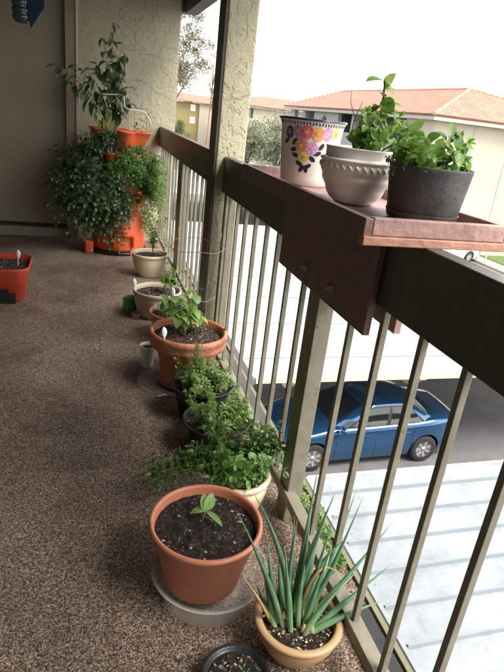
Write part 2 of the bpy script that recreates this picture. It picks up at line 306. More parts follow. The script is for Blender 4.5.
# ------------------------------------------------------------------ railings
def railing(label,y0,y1,ytop0,ytop1,bars,post,topm,x=.66):
    r=empty('balcony_railing',(x,(y0+y1)/2,0),label,'railing','dark balcony railings'); off=(x,(y0+y1)/2,0)
    bevel(ch(MB().box(.65,.69,ytop0,ytop1,.9365,1.109),'top_board',topm,r,off),.003)
    bevel(ch(MB().box(.648,.688,y0,y1,.092,.128),'bottom_rail',M['bar'],r,off),.002)
    for yb in bars:
        bevel(ch(MB().box(.66,.676,yb-.008,yb+.008,.1285,.9365),'baluster',M['bar'],r,off),.0015)
    for (p0,p1) in post:
        bevel(ch(MB().box(.658,.712,p0,p1,0,.935),'post',M['bar'],r,off),.003)
    return r
nb=[-.9,-.75,-.6,-.45,-.3,-.15,.0,.15,.30,.45,.603,.757,.905,1.066,1.223,1.579,1.733,1.877,2.023,2.181,2.34,2.49,2.64]
railing('dark wooden topped railing nearest the camera, carrying the planter shelf',-1.0,2.76,-1.0,2.783,nb,[(1.425,1.507),(2.70,2.745),(-1.0,-.92)],paint('dark_green_grey_wood_paint',(.062,.070,.058),.36,.2,5,.25,35))
fb=[3.06,3.27,3.39,3.556,3.70,3.855,4.005,4.49,4.64,4.84,4.99,5.14,5.29,5.44]
railing('dark railing beyond the stucco column, ending at the stucco wall',2.94,5.59,2.932,5.598,fb,[(4.13,4.33)],M['dark'])
# dark board lying on the ledge outside the rail
o=MB().box(.70,.785,.0,1.03,.002,.022).build('ledge_strip',M['blackp']); tag(o,'flat black board lying on the ledge outside the nearest railing','board')
o=MB().box(.695,.795,1.95,2.77,.002,.024).build('ledge_strip',M['dark']); tag(o,'flat dark brown strip on the outer ledge beyond the black nursery pots','board')  # flat dark strip laid over the far part of the ledge
# ------------------------------------------------------------------ carports
def carport(label,x0,x1,y0,y1,z,rib0,step=.43,posts=(),purl=(),rm='canopy2',sm='rib_shade',rh=.022):
    r=empty('carport',((x0+x1)/2,(y0+y1)/2,G),label,'carport','white metal carport roofs below'); off=((x0+x1)/2,(y0+y1)/2,G)
    mb=MB(); sd=MB(); y=rib0
    mb.box(x0,x1,y0,y1,z-.03,z)
    while y>y0+.05: y-=step
    while y<y1-.05:
        if y>y0+.03:
            vs=[(x0+.005,y-.030,z+.002),(x0+.005,y-.026,z+rh),(x0+.005,y-.010,z+rh),(x0+.005,y+.014,z+.002)]
            vs+=[(x1-.05,a,b) for _,a,b in vs]
            sd.add(vs,[(0,4,5,1),(1,5,6,2),(2,6,7,3),(0,1,2,3),(7,6,5,4)])
        y+=step
    ch(mb,'roof_sheet',M[rm],r,off); ch(sd,'standing_seam',M[sm],r,off)
    ch(MB().box(x0,x1,y1+.002,y1+.04,z-.08,z+.015),'fascia',M['cream'],r,off); ch(MB().box(x0,x1,y0-.04,y0-.002,z-.08,z+.015),'fascia',M['cream'],r,off)
    ch(MB().box(x0-.05,x0-.002,y0,y1,z-.12,z+.03),'gutter',M['canopy'],r,off)
    for xx in purl: 
        vs=[(xx+dx,yy,zz) for dx in (-.06,.06) for yy,zz in ((y0-.06,z-.085),(y0+.6,z-.085),(y0+.6,z-.42),(y0+.40,z-.42))]
        ch(MB().add(vs,[(0,1,2,3),(7,6,5,4),(0,4,5,1),(1,5,6,2),(2,6,7,3),(3,7,4,0)]),'beam_end',M['cream'],r,off)
        ch(MB().box(xx-.06,xx+.06,y0+.605,y1-.3,z-.32,z-.032),'purlin',M['cream'],r,off)
    for xx,yy in posts: ch(MB().box(xx-.06,xx+.06,yy-.06,yy+.06,G,z-.202 if not purl else z-.33),'post',M['cream'],r,off)
    return r
carport('white ribbed carport roof just below the balcony, nearest the camera',2.82,12,-6,5.52,-3.1,4.745,.44,[(3.6,0),(7,0),(10.5,0)],(),'canopy','rib_shade',.052)
carport('white carport roof across the driveway behind the blue car',2.9,14,8.42,22.5,-3.1,9.29,1.87,[(3.8,15),(8,15),(12,15)],(3.70,6.40,9.2,12.2))
carport('distant white carport roof beyond the second one, seen through the far balusters',4.0,17,31,42,-3.1,31.5,2.2,[(6,36),(11,36),(15,36)])
carport('farthest white carport roof in front of the mustard building',6,26,56,64,-3.3,57,2.2,[(8,60),(14,60),(20,60)])
# ------------------------------------------------------------------ car
def make_car(paintm,label,loc,rz,hs=1.0,group=None,detail=True,label_cat='car',van=False):
    r=empty('parked_car',loc,label,label_cat,group,rz)
    WX=(1.35,-1.35); WR=.32; AR=.385
    def lerp(t,a,b): return a+(b-a)*t
    def interp(x,T):
        for (a,b),(c,d) in zip(T,T[1:]):
            if x<=c:
                t=(x-a)/(c-a); t=t*t*(3-2*t)*.5+t*.5; return b+(d-b)*t
        return T[-1][1]
    ZT=[(-2.25,.86),(-2.18,1.03),(-1.6,1.08),(-1.0,1.03),(.95,.99),(1.5,.90),(2.0,.76),(2.2,.64),(2.25,.55)]
    if van: ZT=[(-2.25,1.0),(-2.2,1.08),(-1.0,1.06),(.95,1.05),(1.6,1.0),(2.1,.9),(2.25,.7)]
    ZS=[(-2.25,.80),(-2.15,.93),(-1.0,.93),(.95,.88),(1.5,.80),(2.0,.68),(2.25,.52)]
    def zt(x): return interp(x,ZT)
    def zs(x): return min(interp(x,ZS),zt(x)-.02)
    def wd(x):
        a=abs(x)
        return .875 if a<1.3 else .875-.22*((a-1.3)/.95)**2.2
    def zl(x):
        z=.20 if abs(x)<1.9 else .20+.10*((abs(x)-1.9)/.35)
        for c in WX:
            d=abs(x-c)
            if d<AR: z=max(z,WR+math.sqrt(AR*AR-d*d))
        return z
    def side(x,s,o=0):
        z=lerp(s,zl(x),zs(x)); y=wd(x)
        k=(z-.2)/(.95-.2); y*=1-.07*(1-min(k/.45,1))**2-.035*max(0,(k-.45)/.55)**1.5
        if .60<k<.72: y-=.006
        return (y+o,z)
    xs=sorted(set([-2.25+4.5*i/60 for i in range(61)]+[c+AR*math.cos(math.pi*i/10) for c in WX for i in range(11)]))
    mb=MB(); rows=[]
    for x in xs:
        p=[side(x,s) for s in (0,.12,.25,.4,.55,.68,.8,.9,1)]
        yy,zz=p[-1]; t=zt(x)
        p+=[(yy*.96,zz+(t-zz)*.55),(yy*.86,zz+(t-zz)*.85),(yy*.6,t),(yy*.3,t+.012),(0,t+.016)]
        rows.append([Vector((x,-y,z)) for y,z in p]+[Vector((x,y,z)) for y,z in p[::-1][1:]])
    n=len(rows[0]); V=[v for q in rows for v in q]
    F=[(i*n+k,i*n+k+1,(i+1)*n+k+1,(i+1)*n+k) for i in range(len(rows)-1) for k in range(n-1)]
    F+=[tuple(range(n))[::-1],tuple((len(rows)-1)*n+k for k in range(n))]
    mb.add(V,F,True); mb.build('body',paintm,r)
    MB().box(-2.1,2.1,-.72,.72,.19,.42).build('underbody',M['blacktrim'],r)
    wl=MB()
    for c in WX:
        wl.box(c-.40,c+.40,-.76,.76,.30,.66)
    # greenhouse
    rb,rf,tb,tf=(-1.62,1.02,-.98,.12) if not van else (-2.1,1.05,-1.85,.25)
    zr=1.43*hs
    def gs(u,v,o=0,sg=-1):
        bx=lerp(u,rb,rf); tx=lerp(u,tb,tf); x=lerp(v,bx,tx)
        yb=.79 if u<.5 else .79; b=zs(max(-2.1,min(1.2,bx)))+.03
        yy=lerp(v,.80,.60); bul=.03*math.sin(v*math.pi); z=lerp(v,b,zr-.07)
        endt=.10*max(0,(abs(u-.5)-.38)/.12)
        return Vector((x,sg*(yy+bul-endt+o),z+ (0.025*math.sin(u*math.pi) if v>.5 else 0)))
    def fr(a,v,front=True,o=0):
        c=gs(1 if front else 0,v); half=abs(c.y); z=c.z+.03*(1-a*a)*v; bow=.10*(1-a*a)
        x=c.x+(bow if front else -bow)+(o if front else -o)
        return Vector((x,a*half,z+ o*.6))
    g=MB(); N=16
    for sg in (-1,1):
        vs=[gs(i/N,j/6,0,sg) for j in range(7) for i in range(N+1)]
        g.add(vs,[(j*(N+1)+i,j*(N+1)+i+1,(j+1)*(N+1)+i+1,(j+1)*(N+1)+i) for j in range(6) for i in range(N)],True)
    for front in (True,False):
        vs=[fr(-1+2*i/12,j/5,front) for j in range(6) for i in range(13)]
        g.add(vs,[(j*13+i,j*13+i+1,(j+1)*13+i+1,(j+1)*13+i) for j in range(5) for i in range(12)],True)
    vs=[]
    for i in range(N+1):
        for k in range(13):
            a=-1+2*k/12; e=gs(i/N,1); x=e.x
            bow=.10*(1-a*a)*(abs(i/N-.5)*2)**3*(1 if i/N>.5 else -1)
            vs.append(Vector((x+bow,a*abs(e.y),e.z+.075*(1-abs(a)**2.4)*math.sin(math.pi*min(1,max(0,(i/N)*.8+.1)))**.5)))
    g.add(vs,[(i*13+k,i*13+k+1,(i+1)*13+k+1,(i+1)*13+k) for i in range(N) for k in range(12)],True)
    g.build('cabin_roof',paintm,r)
    def patch(fn,a0,a1,v0,v1,name,mat=None,n=8):
        vs=[fn(lerp(i/n,a0,a1),lerp(j/4,v0,v1)) for j in range(5) for i in range(n+1)]
        return MB().add(vs,[(j*(n+1)+i,j*(n+1)+i+1,(j+1)*(n+1)+i+1,(j+1)*(n+1)+i) for j in range(4) for i in range(n)],True).build(name,mat or M['glass'],r)
    patch(lambda a,v:fr(a,v,True,.008),-.9,.9,.06,.93,'windscreen',n=12)
    patch(lambda a,v:fr(a,v,False,.008),-.9,.9,.10,.93,'rear_window',n=12)
    for sg in (-1,1):
        for a0,a1 in ((.14,.47),(.51,.86)):
            patch(lambda a,v:gs(a,v,.004,sg),a0-.022,a1+.022,.05,.93,'window_trim',M['blacktrim']); patch(lambda a,v:gs(a,v,.007,sg),a0,a1,.10,.88,'side_window')
        if detail: patch(lambda a,v:gs(a,v,.006,sg),.885,.955,.10,.40,'side_window',n=3)
    if detail:
        for sg in (-1,1):
            for xx in (.86,-.08,-.98):
                s_=MB(); q=[]
                for j in range(9):
                    y,z=side(xx,.05+.95*j/8,.002); q+= [(xx-.006,sg*y,z),(xx+.006,sg*y,z)]
                s_.add(q,[(2*j,2*j+1,2*j+3,2*j+2) for j in range(8)]); s_.build('door_seam',M['blacktrim'],r)
            for xx in (.12,-.80):
                y,z=side(xx,.83,.0); bevel(MB().box(xx-.1,xx+.1,sg*y-.022,sg*y+.022,z-.015,z+.015).build('door_handle',paintm,r),.008)
            m_=MB().lathe([(0,-.05),(.07,-.04),(.09,0),(.07,.05),(0,.06)],(.80,sg*.95,1.02),12,sx=.7,sy=1.25); m_.build('wing_mirror',paintm,r)
    for sg in (-1,1):
        h=MB(); q=[]
        for i in range(5):
            x=1.78+.40*i/4
            for s in (.62,.98):
                y,z=side(x,s,.006); q.append((x,sg*y,z+ (.0 if s<.9 else .004)))
        h.add(q,[(2*i,2*i+1,2*i+3,2*i+2) for i in range(4)],True); h.build('headlight',M['lamp'],r)
        h=MB(); q=[]
        for i in range(5):
            x=-2.235+.28*i/4
            for s in (.6,1.0):
                y,z=side(x,s,.006); q.append((x,sg*y,z))
        h.add(q,[(2*i,2*i+1,2*i+3,2*i+2) for i in range(4)],True); h.build('tail_light',M['redlamp'],r)
    MB().box(2.235,2.26,-.42,.42,.32,.46).build('grille',M['blacktrim'],r)
    for c in WX:
        for sg in (-1,1):
            yo=sg*.775
            t=MB(); prof=[(.20,-.09),(.30,-.10),(WR,-.08),(WR,.08),(.30,.10),(.20,.09)]
            wh=MB(); T=Matrix.Translation((c,yo,WR))@Matrix.Rotation(R(90),4,'X')
            t.lathe(prof,n=28); t.v=[tuple(T@Vector(v)) for v in t.v]
            w_=t.build('wheel',M['tyre'],r)
            k=MB(); k.lathe([(0,.02),(.05,.02)],n=20)
            k.lathe([(.20,.085),(.205,.07),(.19,-.05),(0,-.05)],n=28)
            for q in range(7):
                a=2*math.pi*q/7; k.bar((.03*math.cos(a),.03*math.sin(a),.06),(.2*math.cos(a),.2*math.sin(a),.075),.05,.02)
            k.lathe([(.05,.05),(.05,.085),(0,.09)],n=14)
            T2=Matrix.Translation((c,yo,WR))@Matrix.Rotation(R(90 if sg<0 else -90),4,'X')
            k.v=[tuple(T2@Vector(v)) for v in k.v]; k.build('rim',M['rim'],w_)
    return r
make_car(M['carblue'],'metallic blue four door sedan on the driveway between two white carport roofs',(5.80,9.62,G+.004),R(180+1.2))
make_car(M['carwhite'],'white car seen in part behind the planter shelf beside the lawn',(20.35,27.9,G+.008),R(8),1.15,detail=False,van=True)
# distant parked cars seen through the far railing gap
k=0
for (x,y,mt,rz,lab) in [(7.4,50.5,'carsilver',92,'silver car parked in the distance, left of the two cars beyond the far railing'),(12.3,50.2,'cardark',88,'dark car parked in the distance beyond the far railing')]:
    make_car(M[mt],lab,(x,y,G+.008),R(rz),1,'cars parked in the distance',False)
# ------------------------------------------------------------------ buildings
def roof_quad(P,name='roof',par=None,off=(0,0,0)):
    # P list of polygons; uv along eave / slope
    me=bpy.data.meshes.new(name); V=[];F=[];U=[]
    for poly in P:
        n=len(V); pts=[Vector(p) for p in poly]; V+=pts; F.append(tuple(range(n,n+len(pts))))
        e=(pts[1]-pts[0]).normalized(); nn=e.cross(pts[-1]-pts[0]).normalized(); s=nn.cross(e)
        U+=[((p-pts[0]).dot(e),(p-pts[0]).dot(s)) for p in pts]
    me.from_pydata([tuple(v-Vector(off)) for v in V],[],F); uv=me.uv_layers.new(name='UVMap')
    for i,(a,b) in enumerate(U): uv.data[i].uv=(a,b)
    me.materials.append(M['tile']); o=bpy.data.objects.new(name,me); COL.objects.link(o); o.parent=par
    m=o.modifiers.new('t','SOLIDIFY'); m.thickness=.12; m.offset=-1
    return o
B=empty('apartment_building',(20,40,G),'cream two storey building with orange tiled roof and shaded balconies','building'); off=(20,40,G)
x0,x1,y0,y1,ze=18.3,34.3,28.7,55.0,2.42; rx=23.3
A=(x0,y0,ze);Bq=(x1,y0,ze);Cc=(x1,y1,ze);D=(x0,y1,ze); r0=(rx+.6,y0+5.3,4.35); r1=(rx+.6,y1-1.0,4.3)
ro=roof_quad([[D,A,r0,r1],[A,Bq,r0],[Bq,Cc,r1,r0],[Cc,D,r1]],'roof',B,off)
def ridge(a,b,par,off,rad=.11):
    a=Vector(a);b=Vector(b);L=(b-a).length;n=int(L/.42);mb=MB()
    for i in range(n):
        p=a.lerp(b,i/n);q=a.lerp(b,(i+1.08)/n); mb.tube([p,q],[rad*1.1,rad*.85],8)
    ch(mb,'ridge_tiles',M['tile2'],par,off)
M['tile2']=paint('ridge_tile',(.50,.31,.24),.8,.2,3)
for a,b in ((A,r0),(r0,r1),(D,r1),(Bq,r0)): ridge(a,b,B,off)
ch(MB().box(x0+.05,x1-.05,y0+.05,y1-.05,ze-.32,ze-.13),'eave_soffit',M['fascia'],B,off)
wx=x0+.62; wy=y0+.62
# end wall with panels
wm=MB().box(wx+1.6,x1-.6,wy,y1-.6,G,ze-.33); wm.box(wx,wx+1.598,wy,32.6,G,ze-.33)
ch(wm,'wall',M['bwall'],B,off)
for xx in (21.6,24.2,26.8,29.4,32): ch(MB().box(xx-.03,xx+.03,wy-.03,wy-.002,G,ze-.34),'wall_batten',M['bwall'],B,off)
ch(MB().box(wx-.02,wx-.002,31.35,32.5,.55,1.75),'window',M['winglass'],B,off)
ch(MB().box(wx-.05,wx-.022,31.90,31.96,.55,1.75),'window_frame',M['bgrey'],B,off)
for (a,b) in ((31.25,31.349),(32.501,32.6)): ch(MB().box(wx-.06,wx-.002,a,b,.5,1.8),'window_frame',M['bgrey'],B,off)
# balcony facade (x = wx): columns, stucco bay with arched opening, rails
ch(MB().box(wx,wx+1.598,32.601,y1-.6,-.35,-.1),'balcony_slab',M['bgrey'],B,off)
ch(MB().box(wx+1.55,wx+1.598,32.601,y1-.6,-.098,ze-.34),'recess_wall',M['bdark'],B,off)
for a,b in ((53.3,54.4),(50.4,51.1),(39.9,40.5),(36.6,37.0)):
    ch(MB().box(wx,wx+.35,a,b,G,ze-.34),'facade_column',M['bgrey'],B,off)
ar=MB(); ya,yb=43.0,48.2; yc0,yc1=45.2,46.5; zt_=1.15
ar.box(wx,wx+.3,ya,yc0,-.098,ze-.34); ar.box(wx,wx+.3,yc1,yb,-.098,ze-.34)
pts=[((yc0+yc1)/2+(yc1-yc0)/2*math.cos(math.pi*i/12),zt_+.65*math.sin(math.pi*i/12)) for i in range(13)]
top=ze-.34
for (ya_,za_),(yb_,zb_) in zip(pts,pts[1:]):
    ar.add([(wx+d,y,z) for d in (0,.3) for y,z in ((ya_,za_),(yb_,zb_),(yb_,top),(ya_,top))],[(0,1,2,3),(7,6,5,4),(0,4,5,1)])
ch(ar,'arched_bay',M['bgrey'],B,off)
for a,b in ((37.0,39.9),(40.5,43.0),(48.2,50.4),(51.1,53.3),(32.6,36.6)):
    ch(MB().box(wx+.02,wx+.14,a,b,-.098,.78),'balcony_rail',M['bgrey'],B,off)
ch(MB().box(wx+.3,wx+1.598,32.6,y1-.6,G,-.351),'ground_floor_wall',M['bwall'],B,off)
# second building, further left
B2=empty('apartment_building',(20,80,G),'cream building with low orange roof behind the pale olive tree','building'); off=(20,80,G)
y0_,x0_,x1_,ze2=76,18.4,30,2.35
roof_quad([[(x0_,y0_,ze2),(x1_,y0_,ze2-.1),(x1_-2,y0_+5,ze2+1.35),(x0_+5,y0_+5,ze2+1.35)],[(x0_,y0_+16,ze2),(x0_,y0_,ze2),(x0_+5,y0_+5,ze2+1.35)],[(x1_,y0_,ze2-.1),(x1_+1,y0_+14,ze2),(x1_-2,y0_+5,ze2+1.35)]],'roof',B2,off)
ch(MB().box(x0_+.7,x1_-.7,y0_+.7,y0_+14,G,ze2-.15),'wall',M['bwall'],B2,off)
ch(MB().box(x0_+.1,x1_-.1,y0_+.1,y0_+14,ze2-.30,ze2-.152),'eave_soffit',M['fascia'],B2,off)
ch(MB().box(20.45,21.3,y0_+.66,y0_+.698,.75,1.95),'window',M['winglass'],B2,off)
ch(MB().box(20.84,20.90,y0_+.62,y0_+.658,.75,1.95),'window_frame',M['blind'],B2,off)
# third building in the gap
B3=empty('apartment_building',(18,95,G),'mustard yellow building with white windows seen between wall and column','building'); off=(18,95,G)
ze3=2.0
roof_quad([[(10.5,92.3,ze3+.15),(17.3,92,ze3),(16.6,97,ze3+1.15),(14.8,97.5,ze3+1.2)],[(17.3,92,ze3),(27,92.8,ze3-.1),(26,98,ze3+.8),(16.6,97,ze3+1.15)]],'roof',B3,off)
ch(MB().box(11.6,16.9,92.8,99,G,ze3-.13),'wall',M['byellow'],B3,off)
ch(MB().box(16.901,27,92.5,99,G,ze3-.13),'side_wall',M['bwall'],B3,off)
for z0,z1 in ((.65,1.65),(-1.2,-.2)):
    f=ch(MB().box(15.5,16.3,92.74,92.798,z0,z1),'window',M['blind'],B3,off)
    MB().box(15.5-18,16.3-18,92.70-95,92.738-95,(z0+z1)/2-.04-G,(z0+z1)/2+.04-G).build('window_bar',M['winglass'],f)
for xx in (17.575,): pass
# lawn and slim post by the street
o=MB().box(23.6,45,28.2,28.69,G+.12,G+.16)
lawn=MB()
random.seed(5)
lawn.box(23.7,48,26.4,28.7,G+.05,G+.16)
lawn=lawn.build('lawn',paint('lawn_green',(.09,.14,.04),.9,.3,3,.5,60)); struct(lawn)
st=MB(); st.tube([(22.75,26.95,G+.125),(22.75,26.95,G+1.9)],.045,8); sp=st.build('street_post',M['blind']); tag(sp,'slim pale post standing beyond the planter shelf near the lawn','post')
# ------------------------------------------------------------------ trees
def tree(name,label,base,h,crown,cr,nclump,nleaf,leafm,barkm,L,trunk_r=.16,lean=(0,0),seed=1,limbs=7,cl=.55,group=None,gap=0):
    random.seed(seed); r=empty(name,base,label,'tree',group)
    top=Vector((lean[0],lean[1],h*.62)); tb=MB(); lb=MB()
    tb.tube([(0,0,0),(top.x*.3+.06,top.y*.3,h*.25),(top.x*.7-.05,top.y*.7,h*.45),top],[trunk_r*1.3,trunk_r,trunk_r*.8,trunk_r*.45],8)
    cc=Vector(crown)
    cl_pts=[]
    for i in range(nclump):
        while True:
            q=rv(1)
            if q.length<1: break
        q=Vector((q.x*cr[0],q.y*cr[1],q.z*cr[2]))*(.55+.45*random.random())
        cl_pts.append(cc+q)
    for i in range(min(limbs,nclump)):
        s=Vector((top.x*.7,top.y*.7,h*(.35+.25*random.random()))); e=cl_pts[i]; m=s.lerp(e,.5)+Vector((0,0,.12*h*random.random()))
        tb.tube([s,m,e],[trunk_r*.5,trunk_r*.3,trunk_r*.1],6)
    for c in cl_pts:
        rr=cl*(.5+random.random())
        for k in range(nleaf):
            d=rv(1); d=d.normalized()*random.random()**.5 if d.length>0 else d
            p=c+Vector((d.x*rr,d.y*rr,d.z*rr*.75)); lb.mini(p,rv(1)+Vector((0,0,-.3)),rv(1),L*(.6+.8*random.random()),L*.4)
    tb.build('trunk',barkm,r); lb.build('crown',leafm,r); return r
tree('olive_tree','pale grey green olive tree between the stucco column and the cream building',(12.35,37.5,G),7.3,(0,0,5.4),(2.1,1.9,2.0),60,150,M['olivel'],M['bark'],.17,.12,(.1,0),3,12,.62)
tree('olive_tree','darker grey green olive tree just right of the column, behind the paler one',(9.9,36.5,G),7.0,(0,0,5.3),(1.6,1.6,1.7),40,150,M['olivel'],M['bark'],.17,.12,(.1,0),23,12,.62)
tree('eucalyptus_tree','tall sparse eucalyptus tree standing against white sky in the gap',(5.9,46,G),15.5,(1.0,0,10.6),(2.3,2.2,4.3),75,120,M['eucal'],M['redbark'],.17,.15,(.3,0),11,16,.62)
tree('eucalyptus_tree','thin far eucalyptus tree at the right side of the sky gap',(12.2,62,G),16,(.4,0,11.0),(2.0,1.5,4.6),34,45,M['eucal'],M['redbark'],.18,.09,(.4,0),12,10,.65)
tree('round_bush_tree','small dark green tree in front of the mustard building',(8.9,62,G),5.6,(0,0,3.9),(1.5,1.4,1.7),34,110,M['treel'],M['bark'],.2,.12,(0,0),15,8,.7)
for i,(x,y,h,lab) in enumerate([(37.5,150,9.9,'tiny dark far tree beside the column above the far roof'),(41,150,9.6,'round far tree, second from the column above the far roof'),(57.5,150,9.8,'pointed far tree near the middle of the far roof'),(24,150,9.0,'far tree above the mustard building roof, left one'),(30,150,9.2,'far tree above the mustard building roof, right one')]):
    tree('distant_tree',lab,(x,y,G),h,(0,0,h*.72),(1.5,1.5,2.2),18,60,M['treel'],M['bark'],.45,.2,(0,0),30+i,5,.8,'far trees on the horizon')
# ------------------------------------------------------------------ pots and plants
def soil_disc(r,z,par,seed=0,amp=.006,name='soil',mt='soil'):
    random.seed(seed); mb=MB(); n=40; m=max(6,int(r/.006)); vs=[(0,0,z+amp)]
    for i in range(1,m+1):
        for k in range(n):
            a=2*math.pi*k/n; rr=r*i/m
            h=mnoise.noise(Vector((rr*math.cos(a)*38+seed*7,rr*math.sin(a)*38,seed)))*amp*1.6+mnoise.noise(Vector((rr*math.cos(a)*110,rr*math.sin(a)*110+seed,3)))*amp
            vs.append((rr*math.cos(a),rr*math.sin(a),z+h*(1 if i<m else .3)+amp*.6*(1-i/m)))
    fs=[(0,1+k,1+(k+1)%n) for k in range(n)]+[(1+i*n+k,1+(i+1)*n+k,1+(i+1)*n+(k+1)%n,1+i*n+(k+1)%n) for i in range(m-1) for k in range(n)]
    mb.add(vs,fs,True); return mb.build(name,M[mt],par)
def crumbs(par,r,z,n,seed,mats=(('bark_chip','twig'),),smin=.002,smax=.006):
    random.seed(seed)
    for nm,mt in mats:
        mb=MB()
        for i in range(n):
            a=random.random()*6.283; q=r*random.random()**.5*.93; c=Vector((q*math.cos(a),q*math.sin(a),z+.003)); s_=random.uniform(smin,smax)
            T=Matrix.Translation(c)@Matrix.Rotation(random.random()*6,4,rv(1)+Vector((0,0,.1)))
            mb.box(-s_,s_,-s_*.5,s_*.5,-s_*.25,s_*.25,T)
        o=mb.build(nm,M[mt],par); o['kind']='stuff'
def pot(label,X,Y,z0,zr,r,rb,mat,style='plain',soil=.025,seed=1,name='potted_plant',cat='potted plant',group=None,n=64,wall=.006):
    t=empty(name,(X,Y,z0),label,cat,group); h=zr-z0; mb=MB()
    def rad(z): return rb+(r-rb)*z/h
    if style=='plain':      # rolled lip
        prof=[(0,0),(rb-.006,0),(rb,.006),(rad(h*.55)-.006,h*.55),(rad(h*.56)-.003,h*.56),(rad(h*.9)-.006,h*.9),(r-.003,h*.92),(r+.001,h*.955),(r,h*.985),(r-.004,h),(r-.010,h-.001),(r-.013,h-.008),(r-.016,h*.85),(rad(h*.5)-.014,h*.5),(rad(h*.3)-.014,h*.3)]
    elif style=='thin':
        prof=[(0,0),(rb-.003,0),(rb,.003),(rad(h*.5),h*.5),(r-.001,h*.94),(r,h*.99),(r-.001,h),(r-.004,h),(r-.005,h*.97),(rad(h*.5)-.006,h*.5)]
    elif style=='band':     # classic clay with heavy band
        prof=[(0,0),(rb-.006,0),(rb,.006),(rad(h*.40)-.022,h*.40),(rad(h*.42)-.020,h*.42),(rad(h*.68)-.020,h*.68),(r-.022,h*.72),(r-.006,h*.735),(r-.004,h*.80),(r-.006,h*.88),(r,h*.90),(r+.002,h*.955),(r-.001,h*.985),(r-.007,h),(r-.014,h*.995),(r-.020,h*.96),(r-.024,h*.8),(rad(h*.5)-.03,h*.5)]
    elif style=='nursery':
        prof=[(0,0),(rb-.004,0),(rb,.004),(rad(h*.86)-.008,h*.86),(r-.006,h*.865),(r-.002,h*.88),(r-.001,h*.96),(r+.003,h*.975),(r+.003,h*.995),(r,h),(r-.005,h*.995),(r-.008,h*.97),(r-.012,h*.8),(rad(h*.4)-.01,h*.4)]
    elif style=='bulge':    # rounded rim
        prof=[(0,0),(rb-.008,0),(rb,.01),(rad(h*.6)+.004,h*.6),(rad(h*.8)-.002,h*.82),(r-.012,h*.84),(r-.003,h*.88),(r,h*.93),(r-.003,h*.98),(r-.010,h),(r-.018,h*.985),(r-.022,h*.94),(r-.024,h*.8),(rad(h*.4)-.02,h*.4)]
    elif style=='bucket':
        prof=[(0,0),(rb-.01,0),(rb,.01),(rad(h*.5)+.008,h*.5),(rad(h*.8)+.003,h*.8),(r-.006,h*.86),(r-.001,h*.87),(r,h*.97),(r-.003,h),(r-.009,h),(r-.012,h*.9),(rad(h*.4)-.006,h*.4)]
    mb.lathe(prof,n=n); 
    mb.build('pot',mat,t)
    if soil is not None: soil_disc(rad(h-soil)-.009,h-soil,t,seed,mt='soildry' if seed in (10,19,20) else 'soil')
    return t
def bez(a,b,c,n=8): 
    a,b,c=Vector(a),Vector(b),Vector(c); return [a.lerp(b,i/n).lerp(b.lerp(c,i/n),i/n) for i in range(n+1)]
def sprig(lb,sb,a,b,c,L,W,nodes=6,start=.2,curl=.35,rad=.0018,n=8,per=2,taper=.5,up=.5,whorl=1.57,tip=True,fold=.2,shape=(.0,.8,1.0,.62,0),mini=False):
    P=bez(a,b,c,n); sb.tube(P,[rad*(1-.6*i/n) for i in range(n+1)],5)
    ph=random.random()*6.28
    for i in range(nodes):
        t=start+(1-start)*(i+.5)/nodes; q=t*n; k=min(int(q),n-1); p=P[k].lerp(P[k+1],q-k); d=(P[k+1]-P[k]).normalized()
        x=d.orthogonal().normalized(); y=d.cross(x); ph+=whorl
        s=(1-taper*t)*random.uniform(.75,1.2)
        for j in range(per):
            a_=ph+j*2*math.pi/per+random.uniform(-.3,.3); o=(x*math.cos(a_)+y*math.sin(a_)); dd=o+d*up+rv(.15)
            if mini: lb.mini(p+o*rad,dd,d+rv(.3),L*s,W*s)
            else: lb.leaf(p+o*rad,dd,d+rv(.25),L*s,W*s,curl*random.uniform(.3,1.5),fold,shape)
    if tip:
        for j in range(3):
            dd=(P[-1]-P[-2]).normalized()+rv(.6); lb.leaf(P[-1],dd,Vector((0,0,1))+rv(.3),L*.55,W*.5,curl*.5,fold,shape) if not mini else lb.mini(P[-1],dd,rv(1),L*.6,W*.5)
def fin(t,lb,sb,lm,sm='stem'):
    sb.build('stems',M[sm],t); return lb.build('foliage',M[lm],t)
# --- A: large terracotta pot with squash seedling
t=pot('large terracotta coloured pot with one small two leaved seedling in dark soil',.318,1.195,.045,.250,.160,.112,M['terra'],'plain',.030,3)
crumbs(t,.14,.205-.030,110,4,(('bark_chip','twig'),),.001,.0032)
sb=MB(); lb=MB(); s0=(-.005,.03,.175)
S=(.0,.75,1.0,.95,.6,0)
top=Vector((.005,.035,.205)); sb.tube([s0,(0,.033,.19),top],[.003,.0025,.002],7)
lb.leaf(top,(-.8,.10,.35),(0,0,1),.042,.030,.7,.15,S); lb.leaf(top,(-.10,.35,1),(0,-1,.2),.050,.028,.3,.12,S); lb.leaf(top,(.40,.25,.95),(0,-1,.2),.055,.034,.2,.12,S); lb.leaf(top,(.55,-.9,.12),(0,0,1),.072,.020,.25,.2,S)
sb.build('stems',M['seed'],t); lb.build('foliage',M['seed'],t)
def saucer(label,X,Y,r,h,mat,z=.002,lip=.01,group='clear plastic plant saucers'):
    mb=MB(); mb.lathe([(0,.002),(r*.78,.002),(r*.80,.004),(r*.98,h),(r+lip*.5,h+.001),(r+lip*.5,h+.004),(r*.965,h+.003),(r*.79,.008),(r*.5,.006),(r*.48,.010),(r*.46,.006),(r*.3,.006),(r*.28,.009),(r*.26,.005),(0,.005)],n=64)
    o=mb.build('plant_saucer',mat,None,(X,Y,z)); tag(o,label,'saucer',group); return o
saucer('deep clear plastic saucer under the large pot with the two leaved seedling',.335,1.175,.165,.095,M['clear'])
t.location.z=.013
t.location.z=.045
